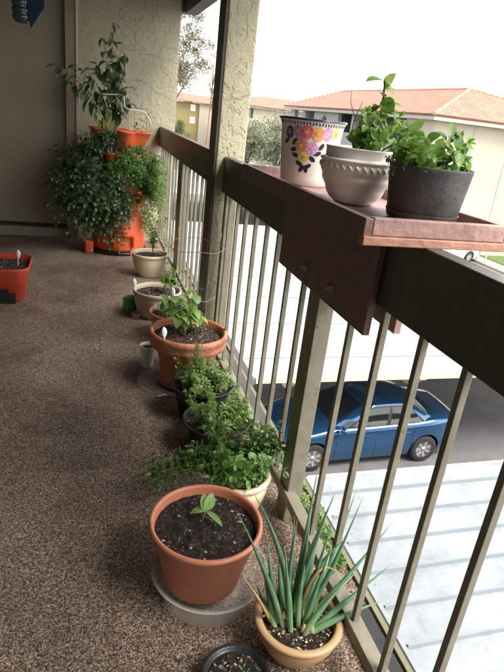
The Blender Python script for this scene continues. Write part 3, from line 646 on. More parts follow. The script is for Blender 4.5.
# --- B: onion pot
t=pot('round tan pot of long green onion blades beside the railing',.535,.962,0,.105,.121,.085,M['tan'],'bulge',.022,5)
crumbs(t,.1,.083,90,9,(('bark_chip','twig'),('onion_husk','husk')),.0018,.005)
Bx=Vector((.535,.962,0))
def blade(par,base,tip,mid,r=.0052,mat='onion',nm='onion_blade'):
    P=bez(base,mid,tip,14); me_v=[]
    rr=[r*(.85+.35*math.sin(math.pi*min(1,i/14*1.3)))*(1-(i/14)**2.2)+.0004 for i in range(15)]
    mb=MB(); mb.tube(P,rr,8); o=mb.build(nm,M[mat],par)
    uv=o.data.uv_layers.new(name='UVMap')
    for l in o.data.loops: uv.data[l.index].uv=(0,min(1,(l.vertex_index//8)/14))
    return o
tips=[((-.045,-.015),(.345,1.02,.425),(-.02,.0,.24)),((-.02,.0),(.375,1.00,.49),(.0,.02,.30)),((-.065,-.01),(.425,1.02,.17),(-.03,.02,.17)),
((-.01,.02),(.625,1.06,.42),(.0,.0,.22)),((.0,.03),(.665,1.12,.37),(0,.03,.20)),((.01,.01),(.645,1.00,.31),(0,.03,.22)),((.015,.0),(.700,1.04,.415),(.03,.0,.18)),
((.03,-.03),(.800,.98,.225),(.02,.0,.13)),((.02,-.04),(.765,.93,.15),(.02,.0,.12)),((.0,.045),(.600,1.13,.46),(0,0,.20)),((-.02,.035),(.53,1.06,.34),(-.01,0,.2)),((-.035,.02),(.49,1.06,.25),(-.01,0,.16)),
((.02,.03),(.66,1.16,.30),(0,0,.2)),((-.005,-.02),(.57,1.04,.27),(-.02,.0,.16)),((.03,.015),(.74,1.14,.36),(.03,0,.17)),((.035,.01),(.83,1.06,.30),(.04,.0,.15)),((-.05,.025),(.46,1.08,.28),(-.02,0,.18)),((.0,-.045),(.70,.99,.20),(0,0,.16)),((.035,-.005),(.68,1.10,.25),(0,0,.18)),((-.03,-.03),(.47,.98,.33),(-.01,0,.18)),((.01,.035),(.585,1.10,.36),(0,0,.2)),((.02,.01),(.62,1.03,.36),(0,0,.18)),((-.015,.045),(.55,1.12,.30),(0,0,.18)),((.04,.02),(.72,1.12,.33),(.02,0,.17)),((-.06,.0),(.42,1.0,.30),(-.03,0,.2)),((.01,-.02),(.60,.98,.30),(0,0,.16))]
for i,(b,tp,mo) in enumerate(tips):
    base=Vector((b[0],b[1],.078)); tip=Vector(tp)-Bx; mid=Vector((base.x*.8+tip.x*.2,base.y*.8+tip.y*.2,mo[2]))+Vector((mo[0],mo[1],0))
    blade(t,base,tip,mid,.0066+.0014*((i*7)%3)/2)
blade(t,(-.07,.0,.078),(-.165,.03,.24),(-.12,.0,.19),.0035,'dryblade','dry_blade'); blade(t,(.0,.0,.08),(.115,.02,.20),(.03,.04,.30),.0035,'dryblade','dry_blade')
bb=MB()
for i in range(14):
    a=random.random()*6.28; q=.055*random.random()**.5; bb.lathe([(0,-.01),(.007,0),(.008,.008),(.005,.02),(.003,.03)],(q*math.cos(a),q*math.sin(a),.083),10)
bb.build('onion_bulbs',M['husk'],t)
# --- C: black pot at the bottom edge
t=pot('black plastic pot at the bottom edge of the photo with sprouting seeds',.345,.868,0,.050,.084,.06,M['blackp'],'nursery',.012,7)
crumbs(t,.07,.038,70,12,(('bark_chip','twig'),('sprout','seed')),.0015,.004)
# --- D: cream pot with leafy herb
random.seed(21)
t=pot('cream pot overflowing with leafy green mint behind the large seedling pot',.505,1.52,0,.16,.115,.08,M['beige'],'bulge',.02,8)
lb=MB();sb=MB()
for i in range(62):
    a=random.random()*6.283; q=.07*random.random()**.5; s0=Vector((q*math.cos(a),q*math.sin(a),.14)); o=Vector((math.cos(a),math.sin(a),0)); Ls=random.uniform(.06,.13); hh=random.uniform(.05,.17)
    e=s0+o*Ls+Vector((0,0,hh)); 
    if e.x>.13: e.x=.13
    if e.y<-.10: e.y=-.10; e.z=min(e.z,.22)
    sprig(lb,sb,s0,s0+o*Ls*.3+Vector((0,0,hh)),e,.046,.027,7,.25,.5)
for i in range(26):   # trailing to the left
    a=math.pi+random.uniform(-.45,.55); s0=Vector((-.04,.02*random.random(),.15)); e=Vector((-.26-.06*random.random(),random.uniform(-.03,.12),.06+.13*random.random()))
    sprig(lb,sb,s0,(-.12,e.y*.6,.23),e,.036,.023,9,.25,.5)
for i in range(3):
    sprig(lb,sb,(.05,.0,.15),(.09,.03,.26),(.135,.02*i,.26+.03*i),.04,.022,7,.2,.5)
lb.build('foliage',M['mid'],t); sb.build('stems',M['stem'],t)
# --- E, F: black nursery pots with herbs
for X,Y,zr,r,lab,sd,hh,nst in ((.512,1.915,.135,.140,'black nursery pot of pale green herbs just behind the overflowing cream mint pot',31,.14,44),(.500,2.180,.165,.142,'black nursery pot with a tall herb spike, right in front of the weathered clay pot',32,.10,40)):
    t=pot(lab,X,Y,0,zr,r,.10,M['blackp'],'nursery',.022,sd); lb=MB();sb=MB(); random.seed(sd)
    for i in range(nst):
        a=random.random()*6.283; q=.10*random.random()**.5; s0=Vector((q*math.cos(a),q*math.sin(a),zr-.03)); o=Vector((math.cos(a),math.sin(a),0))
        if sd==31 and o.y>.3 and random.random()<.5: continue
        h_=hh*random.uniform(.5,1.15); e=s0+o*random.uniform(.0,.05)+rv(.02)+Vector((0,0,h_)); sprig(lb,sb,s0,s0+Vector((0,0,h_*.6)),e,.031,.015,10,.15,.4,.0013,6,3,.4)
    if sd==32:
        for i in range(14):
            e=Vector((-.05+.05*random.random(),-.01+.04*random.random(),zr+.08+.13*random.random())); sprig(lb,sb,(-.03,.0,zr-.03),(e.x,e.y,zr+.06),e,.024,.011,10,.2,.4,.0013,6,3,.4)
    else:
        for i in range(16):
            e=Vector((.02+.09*random.random(),-.06-.05*random.random(),zr+.03+.10*random.random())); sprig(lb,sb,(.03,-.03,zr-.03),(e.x,e.y,zr+.08),e,.034,.02,7,.2,.4,.0015)
    fin(t,lb,sb,'herb')
# --- G: banded clay pot with bean seedlings
t=pot('large weathered orange clay pot with a heavy rim holding bean seedlings',.478,2.497,.012,.296,.193,.135,M['terraold'],'band',.035,10)
crumbs(t,.16,.249,70,14,(('bark_chip','twig'),),.0012,.004)
random.seed(41); lb=MB();sb=MB()
for i in range(15):
    a=random.random()*6.28; s0=Vector((.0+.04*math.cos(a),.02+.04*math.sin(a),.245)); e=s0+Vector((random.uniform(-.10,.08),random.uniform(-.05,.06),random.uniform(.08,.22)))
    P=bez(s0,s0+Vector((0,0,.1)),e); sb.tube(P,.0022,5)
    for j in range(5):
        d=rv(1); d.z=abs(d.z)*.3-.15; lb.leaf(P[5+j%4],d,(0,0,1),random.uniform(.045,.08),random.uniform(.035,.055),.6,.12,(.0,.85,1.0,.75,0))
fin(t,lb,sb,'bean')
saucer('shallow clear saucer with a white shard beneath the weathered clay pot',.415,2.47,.178,.03,M['clear2'],.0005)
# white shard and spoons
def spoon(label,loc,rx,ry,rz,L=.13,top=True):
    mb=MB(); vs=[];n=10
    for i in range(n+1):
        u=i/n; w_=.0028 if u<.62 else .0028+.0115*math.sin(math.pi*min(1,(u-.62)/.38))**.7
        if i==n: w_=.001
        dip=-.004*math.sin(math.pi*max(0,(u-.62)/.38))
        vs+=[(-w_,0,u*L),(-w_*.5,dip,u*L),(w_*.5,dip,u*L),(w_,0,u*L)]
    fs=[(i*4+k,i*4+k+1,i*4+4+k+1,i*4+4+k) for i in range(n) for k in range(3)]; mb.add(vs,fs,True)
    o=mb.build('plastic_spoon',M['white'],None,loc); o.rotation_euler=(rx,ry,rz); m=o.modifiers.new('s','SOLIDIFY'); m.thickness=.0018
    tag(o,label,'spoon','white plastic spoons marking the pots'); return o
spoon('white plastic spoon standing in the weathered orange clay pot',(.352,2.385,.215),R(-8),R(-4),R(8),.135)
spoon('white plastic spoon standing in the taupe pot behind the small terracotta pot',(.300,3.46,.10),R(-6),R(-6),R(0),.155)
spoon('white plastic spoon standing in the red tub at the left edge',(-.455,3.83,.16),R(5),R(4),R(0),.165)
spoon('white plastic spoon half hidden by the leaves behind the weathered clay pot',(.50,3.15,.13),R(-6),R(-3),R(0),.17)
o=MB().box(-.022,.022,-.005,.005,0,.004).build('pot_shard',M['white'],None,(.34,2.345,.0105)); o.rotation_euler.z=.3; tag(o,'small white plastic shard lying in the shallow clear saucer','shard')
# --- H: white cup
t=empty('seedling_cup',(.303,2.70,0),'small white foam cup of soil on the floor beside the weathered clay pot','cup')
MB().lathe([(0,0),(.030,0),(.031,.003),(.0405,.115),(.043,.118),(.043,.124),(.039,.124),(.038,.11),(.03,.05)],n=40).build('cup',M['white'],t); soil_disc(.0375,.105,t,17,.003)
# --- I: small terracotta with succulents
t=pot('small terracotta pot of pale clustered succulents behind the weathered clay pot',.485,3.11,0,.165,.138,.10,M['terra'],'plain',.025,18)
random.seed(51); lb=MB()
for i in range(40):
    a=random.random()*6.28;q=.10*random.random()**.5; c=Vector((q*math.cos(a),q*math.sin(a),.158+.016*random.random()))
    for j in range(11):
        b=j*2.4; e=.15+.075*j; lb.leaf(c,(math.cos(b)*(1.2-.08*j),math.sin(b)*(1.2-.08*j),.25+.12*j),(0,0,1),.026-.001*j,.014,-.3,.25)
lb.build('foliage',M['palefl'],t)
# --- J: taupe pot
t=pot('wide taupe pot with a leafy seedling in front of the cream bucket',.435,3.47,0,.185,.158,.112,M['taupe'],'bucket',.03,19)
random.seed(52); lb=MB();sb=MB()
for i in range(8):
    e=Vector((.05+random.uniform(-.08,.1),random.uniform(-.06,.05),.24+.11*random.random())); sprig(lb,sb,(.04,0,.155),(.05,0,.24),e,.055,.034,4,.4,.4)
fin(t,lb,sb,'bright')
# --- jar and tiny cup left of J
t=empty('plastic_jar',(.268,3.55,0),'small green plastic jar with leafy cutting left of the taupe pot','jar')
MB().lathe([(0,.002),(.045,.002),(.048,.01),(.048,.09),(.044,.10),(.042,.09),(.043,.01),(0,.008)],n=36).build('jar_body',M['greenjar'],t)
lb=MB();sb=MB()
for i in range(9): sprig(lb,sb,(0,0,.01),(rv(.02).x,rv(.02).y,.06),Vector((rv(.035).x,rv(.035).y,.09+.03*random.random())),.02,.012,5,.2)
fin(t,lb,sb,'basil')
o=MB().lathe([(0,.001),(.024,.001),(.030,.035),(.031,.036),(.029,.036),(.022,.004),(0,.004)],n=32).build('clear_cup',M['clear'],None,(.300,3.42,.001)); tag(o,'tiny clear plastic cup on the floor beside the taupe pot','cup')
# --- K: cream bucket pot
t=pot('cream bucket pot with thin leafy stems in front of the orange tower',.477,4.395,0,.192,.147,.092,M['beige'],'bucket',.03,20)
random.seed(53); lb=MB();sb=MB()
for i in range(9):
    e=Vector((.02+random.uniform(-.07,.09),random.uniform(-.05,.05),.30+.28*random.random())); sprig(lb,sb,(.02,0,.16),(.03,0,.3),e,.045,.028,5,.35,.4)
fin(t,lb,sb,'bright')
MB().box(-.155,-.12,-.035,-.005,.165,.205).build('grip_tag',M['pink'],t)
# --- L: red tub
t=empty('planter_tub',(-.62,3.83,0),'red orange rectangular tub of soil with dark notch at the left edge','tub')
def rrect(hx,hy,rc,n=6):
    P=[]
    for cx,cy,a0 in ((hx-rc,hy-rc,0),(-hx+rc,hy-rc,90),(-hx+rc,-hy+rc,180),(hx-rc,-hy+rc,270)):
        for i in range(n+1): a=R(a0+90*i/n); P.append((cx+rc*math.cos(a),cy+rc*math.sin(a)))
    return P
def loft(mb,layers):
    n=len(layers[0][0]); V=[(x,y,z) for P,z in layers for x,y in P]
    mb.add(V,[(i*n+k,i*n+(k+1)%n,(i+1)*n+(k+1)%n,(i+1)*n+k) for i in range(len(layers)-1) for k in range(n)]+[tuple(range(n))[::-1]],True)
L_=[(.20,.15,.06,0),(.205,.155,.06,.004),(.222,.176,.07,.12),(.229,.183,.07,.125),(.236,.190,.08,.20),(.248,.202,.085,.215),(.252,.206,.085,.235),(.250,.204,.085,.240),(.242,.196,.08,.240),(.236,.190,.08,.225),(.225,.18,.07,.15)]
mb=MB(); loft(mb,[(rrect(a,b,c),z) for a,b,c,z in L_]); mb.build('tub',M['red'],t)
mb=MB(); vs=[];fs=[]
NX,NY=40,32
for j in range(NY+1):
    for i in range(NX+1):
        x=-.232+.464*i/NX;y=-.186+.372*j/NY; vs.append((x,y,.205+.008*mnoise.noise(Vector((x*30,y*30,1)))+.005*mnoise.noise(Vector((x*90,y*90,2)))))
keep=lambda x,y: (max(abs(x)-.16,0)/.072)**2+(max(abs(y)-.115,0)/.072)**2<1.0
for j in range(NY):
    for i in range(NX):
        a=j*(NX+1)+i
        if all(keep(vs[q][0],vs[q][1]) for q in (a,a+1,a+NX+2,a+NX+1)): fs.append((a,a+1,a+NX+2,a+NX+1))
mb.add(vs,fs,True); mb.build('soil',M['soildry'],t); crumbs(t,.17,.207,60,77)
nt_=MB(); nt_.box(.05,.165,-.1815,-.17,.006,.072); nt_.box(.05,.125,-.184,-.172,.0725,.10); nt_.build('notch',M['blackp'],t)
# --- wire cage in G
def cage(label,X,Y,z0,rings,r0,nleg=4,rot=.4,mat='wire',wr=.0018):
    mb=MB(); off=(X,Y,z0)
    t=empty('wire_cage',off,label,'plant cage')
    lg=MB()
    for z,r in rings:
        P=[(r*math.cos(2*math.pi*k/36),r*math.sin(2*math.pi*k/36),z+.004*math.sin(k)) for k in range(37)]; MB().tube(P,wr,5,False).build('ring',M[mat],t)
    for k in range(nleg):
        a=rot+2*math.pi*k/nleg; MB().tube([(r0*math.cos(a),r0*math.sin(a),0)]+[(r*math.cos(a),r*math.sin(a),z) for z,r in rings]+[(rings[-1][1]*1.03*math.cos(a),rings[-1][1]*1.03*math.sin(a),rings[-1][0]+.05)],wr,5).build('upright',M[mat],t)
    return t
cage('thin wire tomato cage rising from the weathered clay pot beside the column',.478,2.50,.262,[(.22,.115),(.46,.145)],.07,4,.4,'wire',.0012)
# --- tower planter
TX,TY=.27,5.22
tw=empty('tower_planter',(TX,TY,0),'tall orange stacked tower planter thick with herbs and a pepper plant','planter')
MB().lathe([(0,.002),(.25,.002),(.262,.012),(.262,.028),(.25,.032),(.24,.02),(0,.02)],n=64).build('base_tray',M['blackp'],tw)
MB().lathe([(0,.03),(.225,.03),(.237,.04),(.240,.06),(.236,.33),(.228,.35),(.12,.36)],n=72).build('tank',M['orange'],tw)
bevel(MB().box(-.05,.13,-.262,-.225,.175,.195).build('handle_ledge',M['orange'],tw),.006)
bevel(MB().box(-.055,-.035,-.256,-.225,.08,.174).build('handle_ledge',M['orange'],tw),.006)
bevel(MB().box(.115,.135,-.250,-.215,.08,.174).build('handle_ledge',M['orange'],tw),.006)
def tier(z0,hh,r0,ph,top=False):
    t_=MB(); nl=6
    lob=lambda a:(.5+.5*math.cos(nl*(a-ph)))**.8
    lay=[(0,0,r0*.62),(.08,.10,r0*.62),(.22,.35,r0*.62),(.42,.62,r0*.62),(.65,.82,r0*.63),(.9,.97,r0*.65),(.95,1.05,r0*.68),(1.0,1.05,r0*.68),(1.0,.96,r0*.66),(.9,.85,r0*.62)]
    V=[];n=96
    for (hz,k,rr) in lay:
        for q in range(n):
            a=2*math.pi*q/n; V.append((( rr+ (r0*.34*k)*lob(a))*math.cos(a),(rr+(r0*.34*k)*lob(a))*math.sin(a),z0+hz*hh))
    fs=[(i*n+k,i*n+(k+1)%n,(i+1)*n+(k+1)%n,(i+1)*n+k) for i in range(len(lay)-1) for k in range(n)]
    t_.add(V,fs,True); o=t_.build('tier',M['orange'],tw)
    mb=MB(); V=[(0,0,z0+hh*.82)]+[((r0*.63+r0*.30*lob(2*math.pi*q/n))*.97*math.cos(2*math.pi*q/n),(r0*.63+r0*.30*lob(2*math.pi*q/n))*.97*math.sin(2*math.pi*q/n),z0+hh*.82) for q in range(n)]
    mb.add(V,[(0,1+k,1+(k+1)%n) for k in range(n)],True); mb.build('soil',M['soil'],o)
    mb=MB(); mb.lathe([(r0*.30,z0+hh*.8),(r0*.30,z0+hh*1.0),(r0*.27,z0+hh*1.0),(r0*.27,z0+hh*.8)],n=32); mb.build('fill_tube',M['orange'],o)
for i in range(4): tier(.355+.178*i,.176,.275,.15+.52*(i%2))
bevel(MB().box(-.30,-.225,-.20,-.13,.0,.12).build('foot_cup',M['orange'],tw),.02)
random.seed(61)
def bush(name,mat,c,rad,n,L,W,seed,down=.2,stem=True,nodes=6):
    random.seed(seed); lb=MB(); sb=MB(); c=Vector(c)
    for i in range(n):
        d=rv(1)
        while d.length>1 or d.length<.2: d=rv(1)
        e=c+Vector((d.x*rad[0],d.y*rad[1],d.z*rad[2])); s0=Vector((c.x*.35,c.y*.35,c.z+rad[2]*.3*d.z)); m_=s0.lerp(e,.6)+Vector((0,0,.05))
        sprig(lb,sb,s0,m_,e-Vector((0,0,down*random.random()*rad[2])),L,W,nodes,.4,.5,.0016,6)
    f=lb.build(name,M[mat],tw); sb.build('stems',M['stem'],tw); return f
bush('basil_foliage','basil',(-.34,-.14,.62),(.30,.22,.40),560,.064,.046,71,.3)
bush('basil_foliage','basil',(-.07,-.24,.48),(.19,.12,.36),270,.058,.040,72,.5)
bush('herb_foliage','mid',(.12,-.24,.76),(.26,.15,.16),330,.042,.028,73)
bush('herb_foliage','bright',(.33,-.18,.66),(.10,.14,.24),170,.042,.026,74)
bush('trailing_foliage','bright',(.31,-.22,.36),(.09,.10,.22),26,.036,.022,75)
random.seed(76); g=MB()
for i in range(120):
    a=random.uniform(-2.6,-.2); s0=Vector((.12+.03*math.cos(a),-.20,.47)); e=s0+Vector((math.cos(a)*.16+rv(.05).x,math.sin(a)*.12,random.uniform(-.14,.08)))
    P=bez(s0,s0.lerp(e,.5)+Vector((0,0,.10)),e,6); g.tube(P,[.0016,.0016,.0015,.0014,.0012,.0009,.0004],4,False)
g.build('chive_foliage',M['mid'],tw)
# pepper plant on top
random.seed(81); lb=MB(); sb=MB(); 
def W_(px_,z,y=0): return Vector((px_-TX,y,z))
tg=[(-.08,1.86),(-.15,1.75),(.0,1.72),(.03,1.64),(-.02,1.60),(-.49,1.50),(-.42,1.40),(-.36,1.52),(-.27,1.50),(-.20,1.55),(-.02,1.45),(.04,1.40),(-.17,1.30),(-.10,1.40),(-.32,1.33),(.06,1.28),(.0,1.25),(-.10,1.60)]
br=[((-.04,0,1.0),(-.06+.35*x,-.02,1.0+.75*(z-1.0)),(x,-.04-.05*(k%3),z)) for k,(x,z) in enumerate(tg)]
for a,b,c in br:
    P=bez(a,b,c,9); sb.tube(P,[.006-.0005*i for i in range(10)],6)
    for i in range(5,10):
        for j in range(random.choice((1,2,3))):
            d=rv(1); d.z=d.z*.8-.25; lb.leaf(P[i],d,(0,0,1)+rv(.6)[:] if False else Vector((0,0,1))+rv(.6),random.uniform(.05,.125),random.uniform(.030,.058),.6,.15)
lb.build('pepper_foliage',M['pepper'],tw); sb.build('pepper_stems',M['stem'],tw)
random.seed(82); lb=MB(); sb=MB()
for i in range(22):
    a=random.random()*6.28; lb.leaf((-.12+.03*math.cos(a),-.10,1.02),(math.cos(a)*.4,math.sin(a)*.3,1),(0,-1,.3),random.uniform(.08,.2),.035,.5,.15)
lb.build('yellow_leaf',M['varieg'],tw)
for i in range(6):
    random.seed(83+i)
lb=MB(); sb=MB(); sprig(lb,sb,(.17,-.02,1.03),(.19,-.02,1.12),(.22,-.03,1.20),.06,.035,3,.3); sprig(lb,sb,(.10,-.05,1.0),(.12,-.05,1.08),(.13,-.08,1.12),.06,.03,3,.3)
lb.build('herb_foliage',M['mid'],tw); sb.build('stems',M['stem'],tw)
lb=MB(); sb=MB(); random.seed(90)
for i in range(16): sprig(lb,sb,(-.10,-.12,.98),(-.13,-.2,1.06),(-.05+rv(.12).x,-.26,.90+.16*random.random()),.05,.028,4,.3,.5)
lb.build('basil_foliage',M['basil'],tw); sb.build('stems',M['stem'],tw)
bush('basil_foliage','basil',(-.16,-.22,.97),(.15,.08,.11),70,.05,.030,79,.6)
bush('herb_foliage','mid',(.20,-.20,.90),(.12,.08,.06),26,.035,.024,80,.6)
cage('tall wire plant cage standing in the top of the orange tower',.415,5.22,1.03,[(.22,.115),(.44,.12),(.66,.125)],.10,6,.2,'wire',.0015)
P=[(.08,5.10,1.335),(.152,5.08,1.335),(.26,5.08,1.345),(.285,5.08,1.33),(.295,5.08,1.26),(.32,5.08,1.24),(.45,5.08,1.235),(.475,5.08,1.22),(.515,5.08,1.15)]
o=MB().tube([Vector(p) for p in P],.0042,8).build('wire_hanger',M['whitewire']); tag(o,'bent white coated wire lying across the top of the orange tower','hanger')
# hanging ornament top left
t=empty('hanging_ornament',(-.335,3.4,1.72),'dark blue striped glass ornament hanging at the top left corner','ornament')
t.location=(-.325,3.4,1.70)
MB().lathe([(0,-.085),(.028,-.082),(.042,-.068),(.045,-.05),(.038,-.042),(.044,-.034),(.044,-.018),(.036,-.010),(.043,-.002),(.043,.02),(.036,.028),(.043,.036),(.043,.30),(0,.30)],n=32).build('ribbed_jar',M['bluerim2'] if 'bluerim2' in M else M['ornA'] if 'ornA' in M else paint('dark_ribbed_glass',(.03,.04,.05),.15,.2,30),t)
wgm=MB(); wgm.add([(.03,-.01,.25),(.12,-.01,.22),(.115,-.01,.0),(.045,-.01,-.105),(.035,-.01,-.02)],[(0,1,2,3,4)]); o=wgm.build('blue_wing',paint('blue_glass',(.012,.028,.06),.2,.3,25),t); m=o.modifiers.new('s','SOLIDIFY'); m.thickness=.02
MB().tube([(0,0,.29),(0,0,.66)],.002,5).build('cord',M['wire'],t)
t=MB().lathe([(0,-.03),(.03,-.02),(.045,.02),(.045,.15),(0,.16)],n=24).build('glass_ornament',paint('teal_glass',(.02,.13,.11),.15,.2,20),None,(-.445,3.4,1.77)); tag(t,'teal glass ornament mostly cut off at the top left corner','ornament')
# low creeping plant on the ledge
random.seed(95); lb=MB(); sb=MB(); t=empty('creeping_plant',(.742,1.45,0),'low dark green creeping plant on the ledge outside the railing post','plant')
for i in range(120):
    y=random.uniform(-.26,.42); x=random.uniform(-.03,.045); e=Vector((x+rv(.02).x,y+rv(.04).y,random.uniform(.01,.075))); sprig(lb,sb,(x,y,.002),(x,y,.03),e,.021,.014,6,.2,.4,.001,4)
fin(t,lb,sb,'mid')
# ------------------------------------------------------------------ shelf on the railing
sh=empty('planter_shelf',(.67,1.42,1.11),'red brown wooden planter shelf clamped over the near railing','shelf'); off=(.67,1.42,1.11)
X0,X1,Y0,Y1=.508,.852,.950,1.890
def bd(nm,m,*b): return bevel(ch(MB().box(*b),nm,M[m],sh,off),.002)
bd('floor_board','redwood',X0+.02,X1-.02,Y0+.02,Y1-.02,1.1095,1.1325)
bd('side_board','redwood_shade',X0,X0+.018,Y0+.0005,Y1,1.1100,1.160); bd('side_board','redwood',X1-.018,X1,Y0+.0005,Y1,1.1100,1.160)
bd('end_board','redwood',X0+.0185,X1-.0185,Y0,Y0+.018,1.127,1.1615); bd('end_board','redwood',X0+.0185,X1-.0185,Y1-.018,Y1,1.1100,1.160)
bd('lip_board','redwood2',X0-.001,X1+.001,Y0-.006,Y0+.016,1.1085,1.1262)
bd('clamp_board','redwood_shade',.629,.6475,1.088,1.742,.858,1.1095); bd('clamp_board','redwood',.7125,.731,1.088,1.742,.862,1.1085)
for y in (1.30,1.50):
    b=MB(); z=.912; b.lathe([(0,-.004),(.016,-.004),(.016,0),(.010,.001),(.010,.009),(.005,.0095),(.005,.016),(0,.016)],n=6 if False else 18)
    T=Matrix.Translation((.6285,y,z))@Matrix.Rotation(R(-90),4,'Y'); b.v=[tuple(T@Vector(v)) for v in b.v]; ch(b,'bolt',M['steel'],sh,off)
FZ=1.133
# talavera flower pot
TPx,TPy=.653,1.665
t=empty('flower_pot',(TPx,TPy,FZ),'cream ceramic pot painted with bright flowers, leftmost on the shelf','flower pot')
hT=.190; rT=lambda z:.076+.020*(z/hT)**.8+(.007*max(0,(z/hT-.86)/.14)**2)
prof=[(0,0),(.070,0)]+[(rT(z),z) for z in [hT*i/16 for i in range(17)]]
prof[2]=(.073,.004); MB().lathe(prof+[(rT(hT)-.003,hT+.002),(rT(hT)-.007,hT-.002),(rT(hT*.8)-.007,hT*.8),(.07,.03)],n=72).build('pot',M['glaze'],t)
MB().lathe([(rT(hT)+.0006,hT-.004),(rT(hT)+.001,hT+.0005),(rT(hT)-.003,hT+.0028),(rT(hT)-.0072,hT-.001)],n=72).build('painted_rim',M['bluerim'],t)
soil_disc(.080,hT-.035,t,60)
cam_a=math.atan2(-TPy,-TPx)
def onpot(a,z,o=.0006): r_=rT(z)+o; return (r_*math.cos(a),r_*math.sin(a),z)
def petal_patch(mb,a,z,rx,rz,rot=0,o=.0008,n=14,lobes=0):
    V=[onpot(a,z,o)]
    for k in range(n):
        b=2*math.pi*k/n; rr=1+(.14*math.cos(lobes*b) if lobes else 0); u=rx*rr*math.cos(b);v=rz*rr*math.sin(b)
        u,v=u*math.cos(rot)-v*math.sin(rot),u*math.sin(rot)+v*math.cos(rot); zz=min(max(z+v,0),hT); V.append(onpot(a+u/rT(z),zz,o))
    mb.add(V,[(0,1+k,1+(k+1)%n) for k in range(n)],True)
flm={k:paint(k+'_glaze',c,.2,.3,90,coat=.4,c2=c2) for k,c,c2 in (('navy',(.03,.03,.10),(.04,.04,.13)),('purple',(.35,.15,.50),(.55,.30,.68)),('crimson',(.60,.05,.10),(.75,.15,.22)),('orangefl',(.75,.22,.06),(.85,.38,.15)),('magenta',(.60,.20,.60),(.75,.38,.75)),('yellowfl',(.85,.62,.05),(.90,.72,.2)),('coral',(.75,.18,.10),(.85,.3,.2)))}
M.update(flm)
s_=.0165
fl=[('navy',-.74,.150,.85,1.2),('purple',-.44,.155,1.0,1),('crimson',-.14,.155,1.15,1.15),('orangefl',.22,.152,1.15,1.15),('magenta',.56,.155,1.0,1.15),('yellowfl',.86,.158,.8,1.2),('coral',-.28,.118,1.15,1.15),('magenta',.08,.112,1.1,1.1),('yellowfl',-.16,.086,1.0,1.1)]
for nm,a,z,sx_,sz_ in fl:
    mb=MB(); aa=cam_a+a
    for k in range(6):
        b=2*math.pi*k/6+a; petal_patch(mb,aa+math.cos(b)*s_*.55*sx_/rT(z),z+math.sin(b)*s_*.55*sz_,s_*.5*sx_,s_*.5*sz_,b,.0009+.0001*k,12)
    f=mb.build('painted_flower',M[nm],t)
    mb=MB(); petal_patch(mb,aa,z,s_*.22,s_*.22,0,.0022,10); 
    for k in range(5):
        b=k*1.2566; petal_patch(mb,aa+math.cos(b)*s_*.5/rT(z),z+math.sin(b)*s_*.5,s_*.06,s_*.22,b-1.57,.0021,8)
    mb.build('flower_centre',M['yellowfl'] if nm not in('yellowfl',) else M['coral'],f)
mb=MB()
for a,z,rot in ((-.86,.125,.6),(-.52,.126,.9),(-.54,.104,.2),(-.46,.088,-.3),(-.30,.066,-.5),(-.20,.052,1.2),(.02,.060,.6),(.14,.082,-.6),(-.04,.052,1.9),(.30,.098,.4),(.40,.118,1.0)):
    petal_patch(mb,cam_a+a,z,.0115,.0062,rot,.0006)
for k in range(30):
    petal_patch(mb,cam_a-1.4+k*.095,.1785-.001*(k%2),.0022,.0052,.3*(k%3-1),.0006,8)
mb.build('painted_leaves',M['navyleaf'] if 'navyleaf' in M else paint('painted_dark_green',(.02,.035,.035),.2,.2,60),t)
# white ribbed bowl pot
t=empty('potted_plant',(.661,1.33,FZ),'white ribbed ceramic bowl pot with a tall leafy cutting, middle of the shelf','potted plant')
hW=.137; pr=[(0,0),(.045,0),(.050,.003),(.062,.012)]
for i in range(24):
    u=i/23; z=.012+.088*u; r_=.062+.033*math.sin(u*1.45)+.0030*abs(math.sin(u*math.pi*3.0)); pr.append((r_,z))
pr+=[(.0965,.103),(.0990,.105),(.0990,.108),(.0950,.110),(.0875,.111),(.0865,.114),(.0870,.132),(.0885,.135),(.0880,.137),(.0840,.137),(.082,.13),(.082,.09)]
MB().lathe(pr,n=72).build('pot',M['glaze2'],t); soil_disc(.081,.118,t,61)
mb=MB()
for k in range(34):
    a=2*math.pi*k/34; T=Matrix.Translation((.0955*math.cos(a),.0955*math.sin(a),.092))@Matrix.Rotation(a,4,'Z')@Matrix.Rotation(.7,4,'X'); n0=len(mb.v); mb.lathe([(0,-.009),(.003,-.006),(.0042,0),(.003,.006),(0,.009)],n=8); mb.v[n0:]=[tuple(T@Vector(v)) for v in mb.v[n0:]]
mb.build('rope_moulding',M['glaze2'],t)
random.seed(101); lb=MB();sb=MB()
def P_(x,y,z): return Vector((x-.661,y-1.33,z-FZ))
S2=(.0,.78,1.0,.72,0)
st_=bez((.02,.0,.12),(.045,.0,.21),(.030,.0,.300),10); sb.tube(st_,[.0024]*11,6)
for i,(d,L,W) in enumerate([((-1,-.2,.1),.055,.032),((.4,-.6,-.5),.06,.038),((.1,-.5,.9),.045,.03),((.8,.1,.2),.045,.03),((.2,-.8,-.7),.052,.034),((-.5,-.5,.4),.04,.026),((.6,-.3,.2),.05,.034),((-.7,-.1,-.3),.046,.03),((.3,-.7,.2),.05,.034),((-.3,-.8,-.2),.045,.03),((.7,.1,-.4),.05,.032),((-.8,.2,.3),.045,.03)]):
    lb.leaf(st_[10-(i//2)]-Vector((0,0,.005)),d,Vector((0,0,1))+rv(.8),L*1.0,W*1.15,.25,.12,S2)
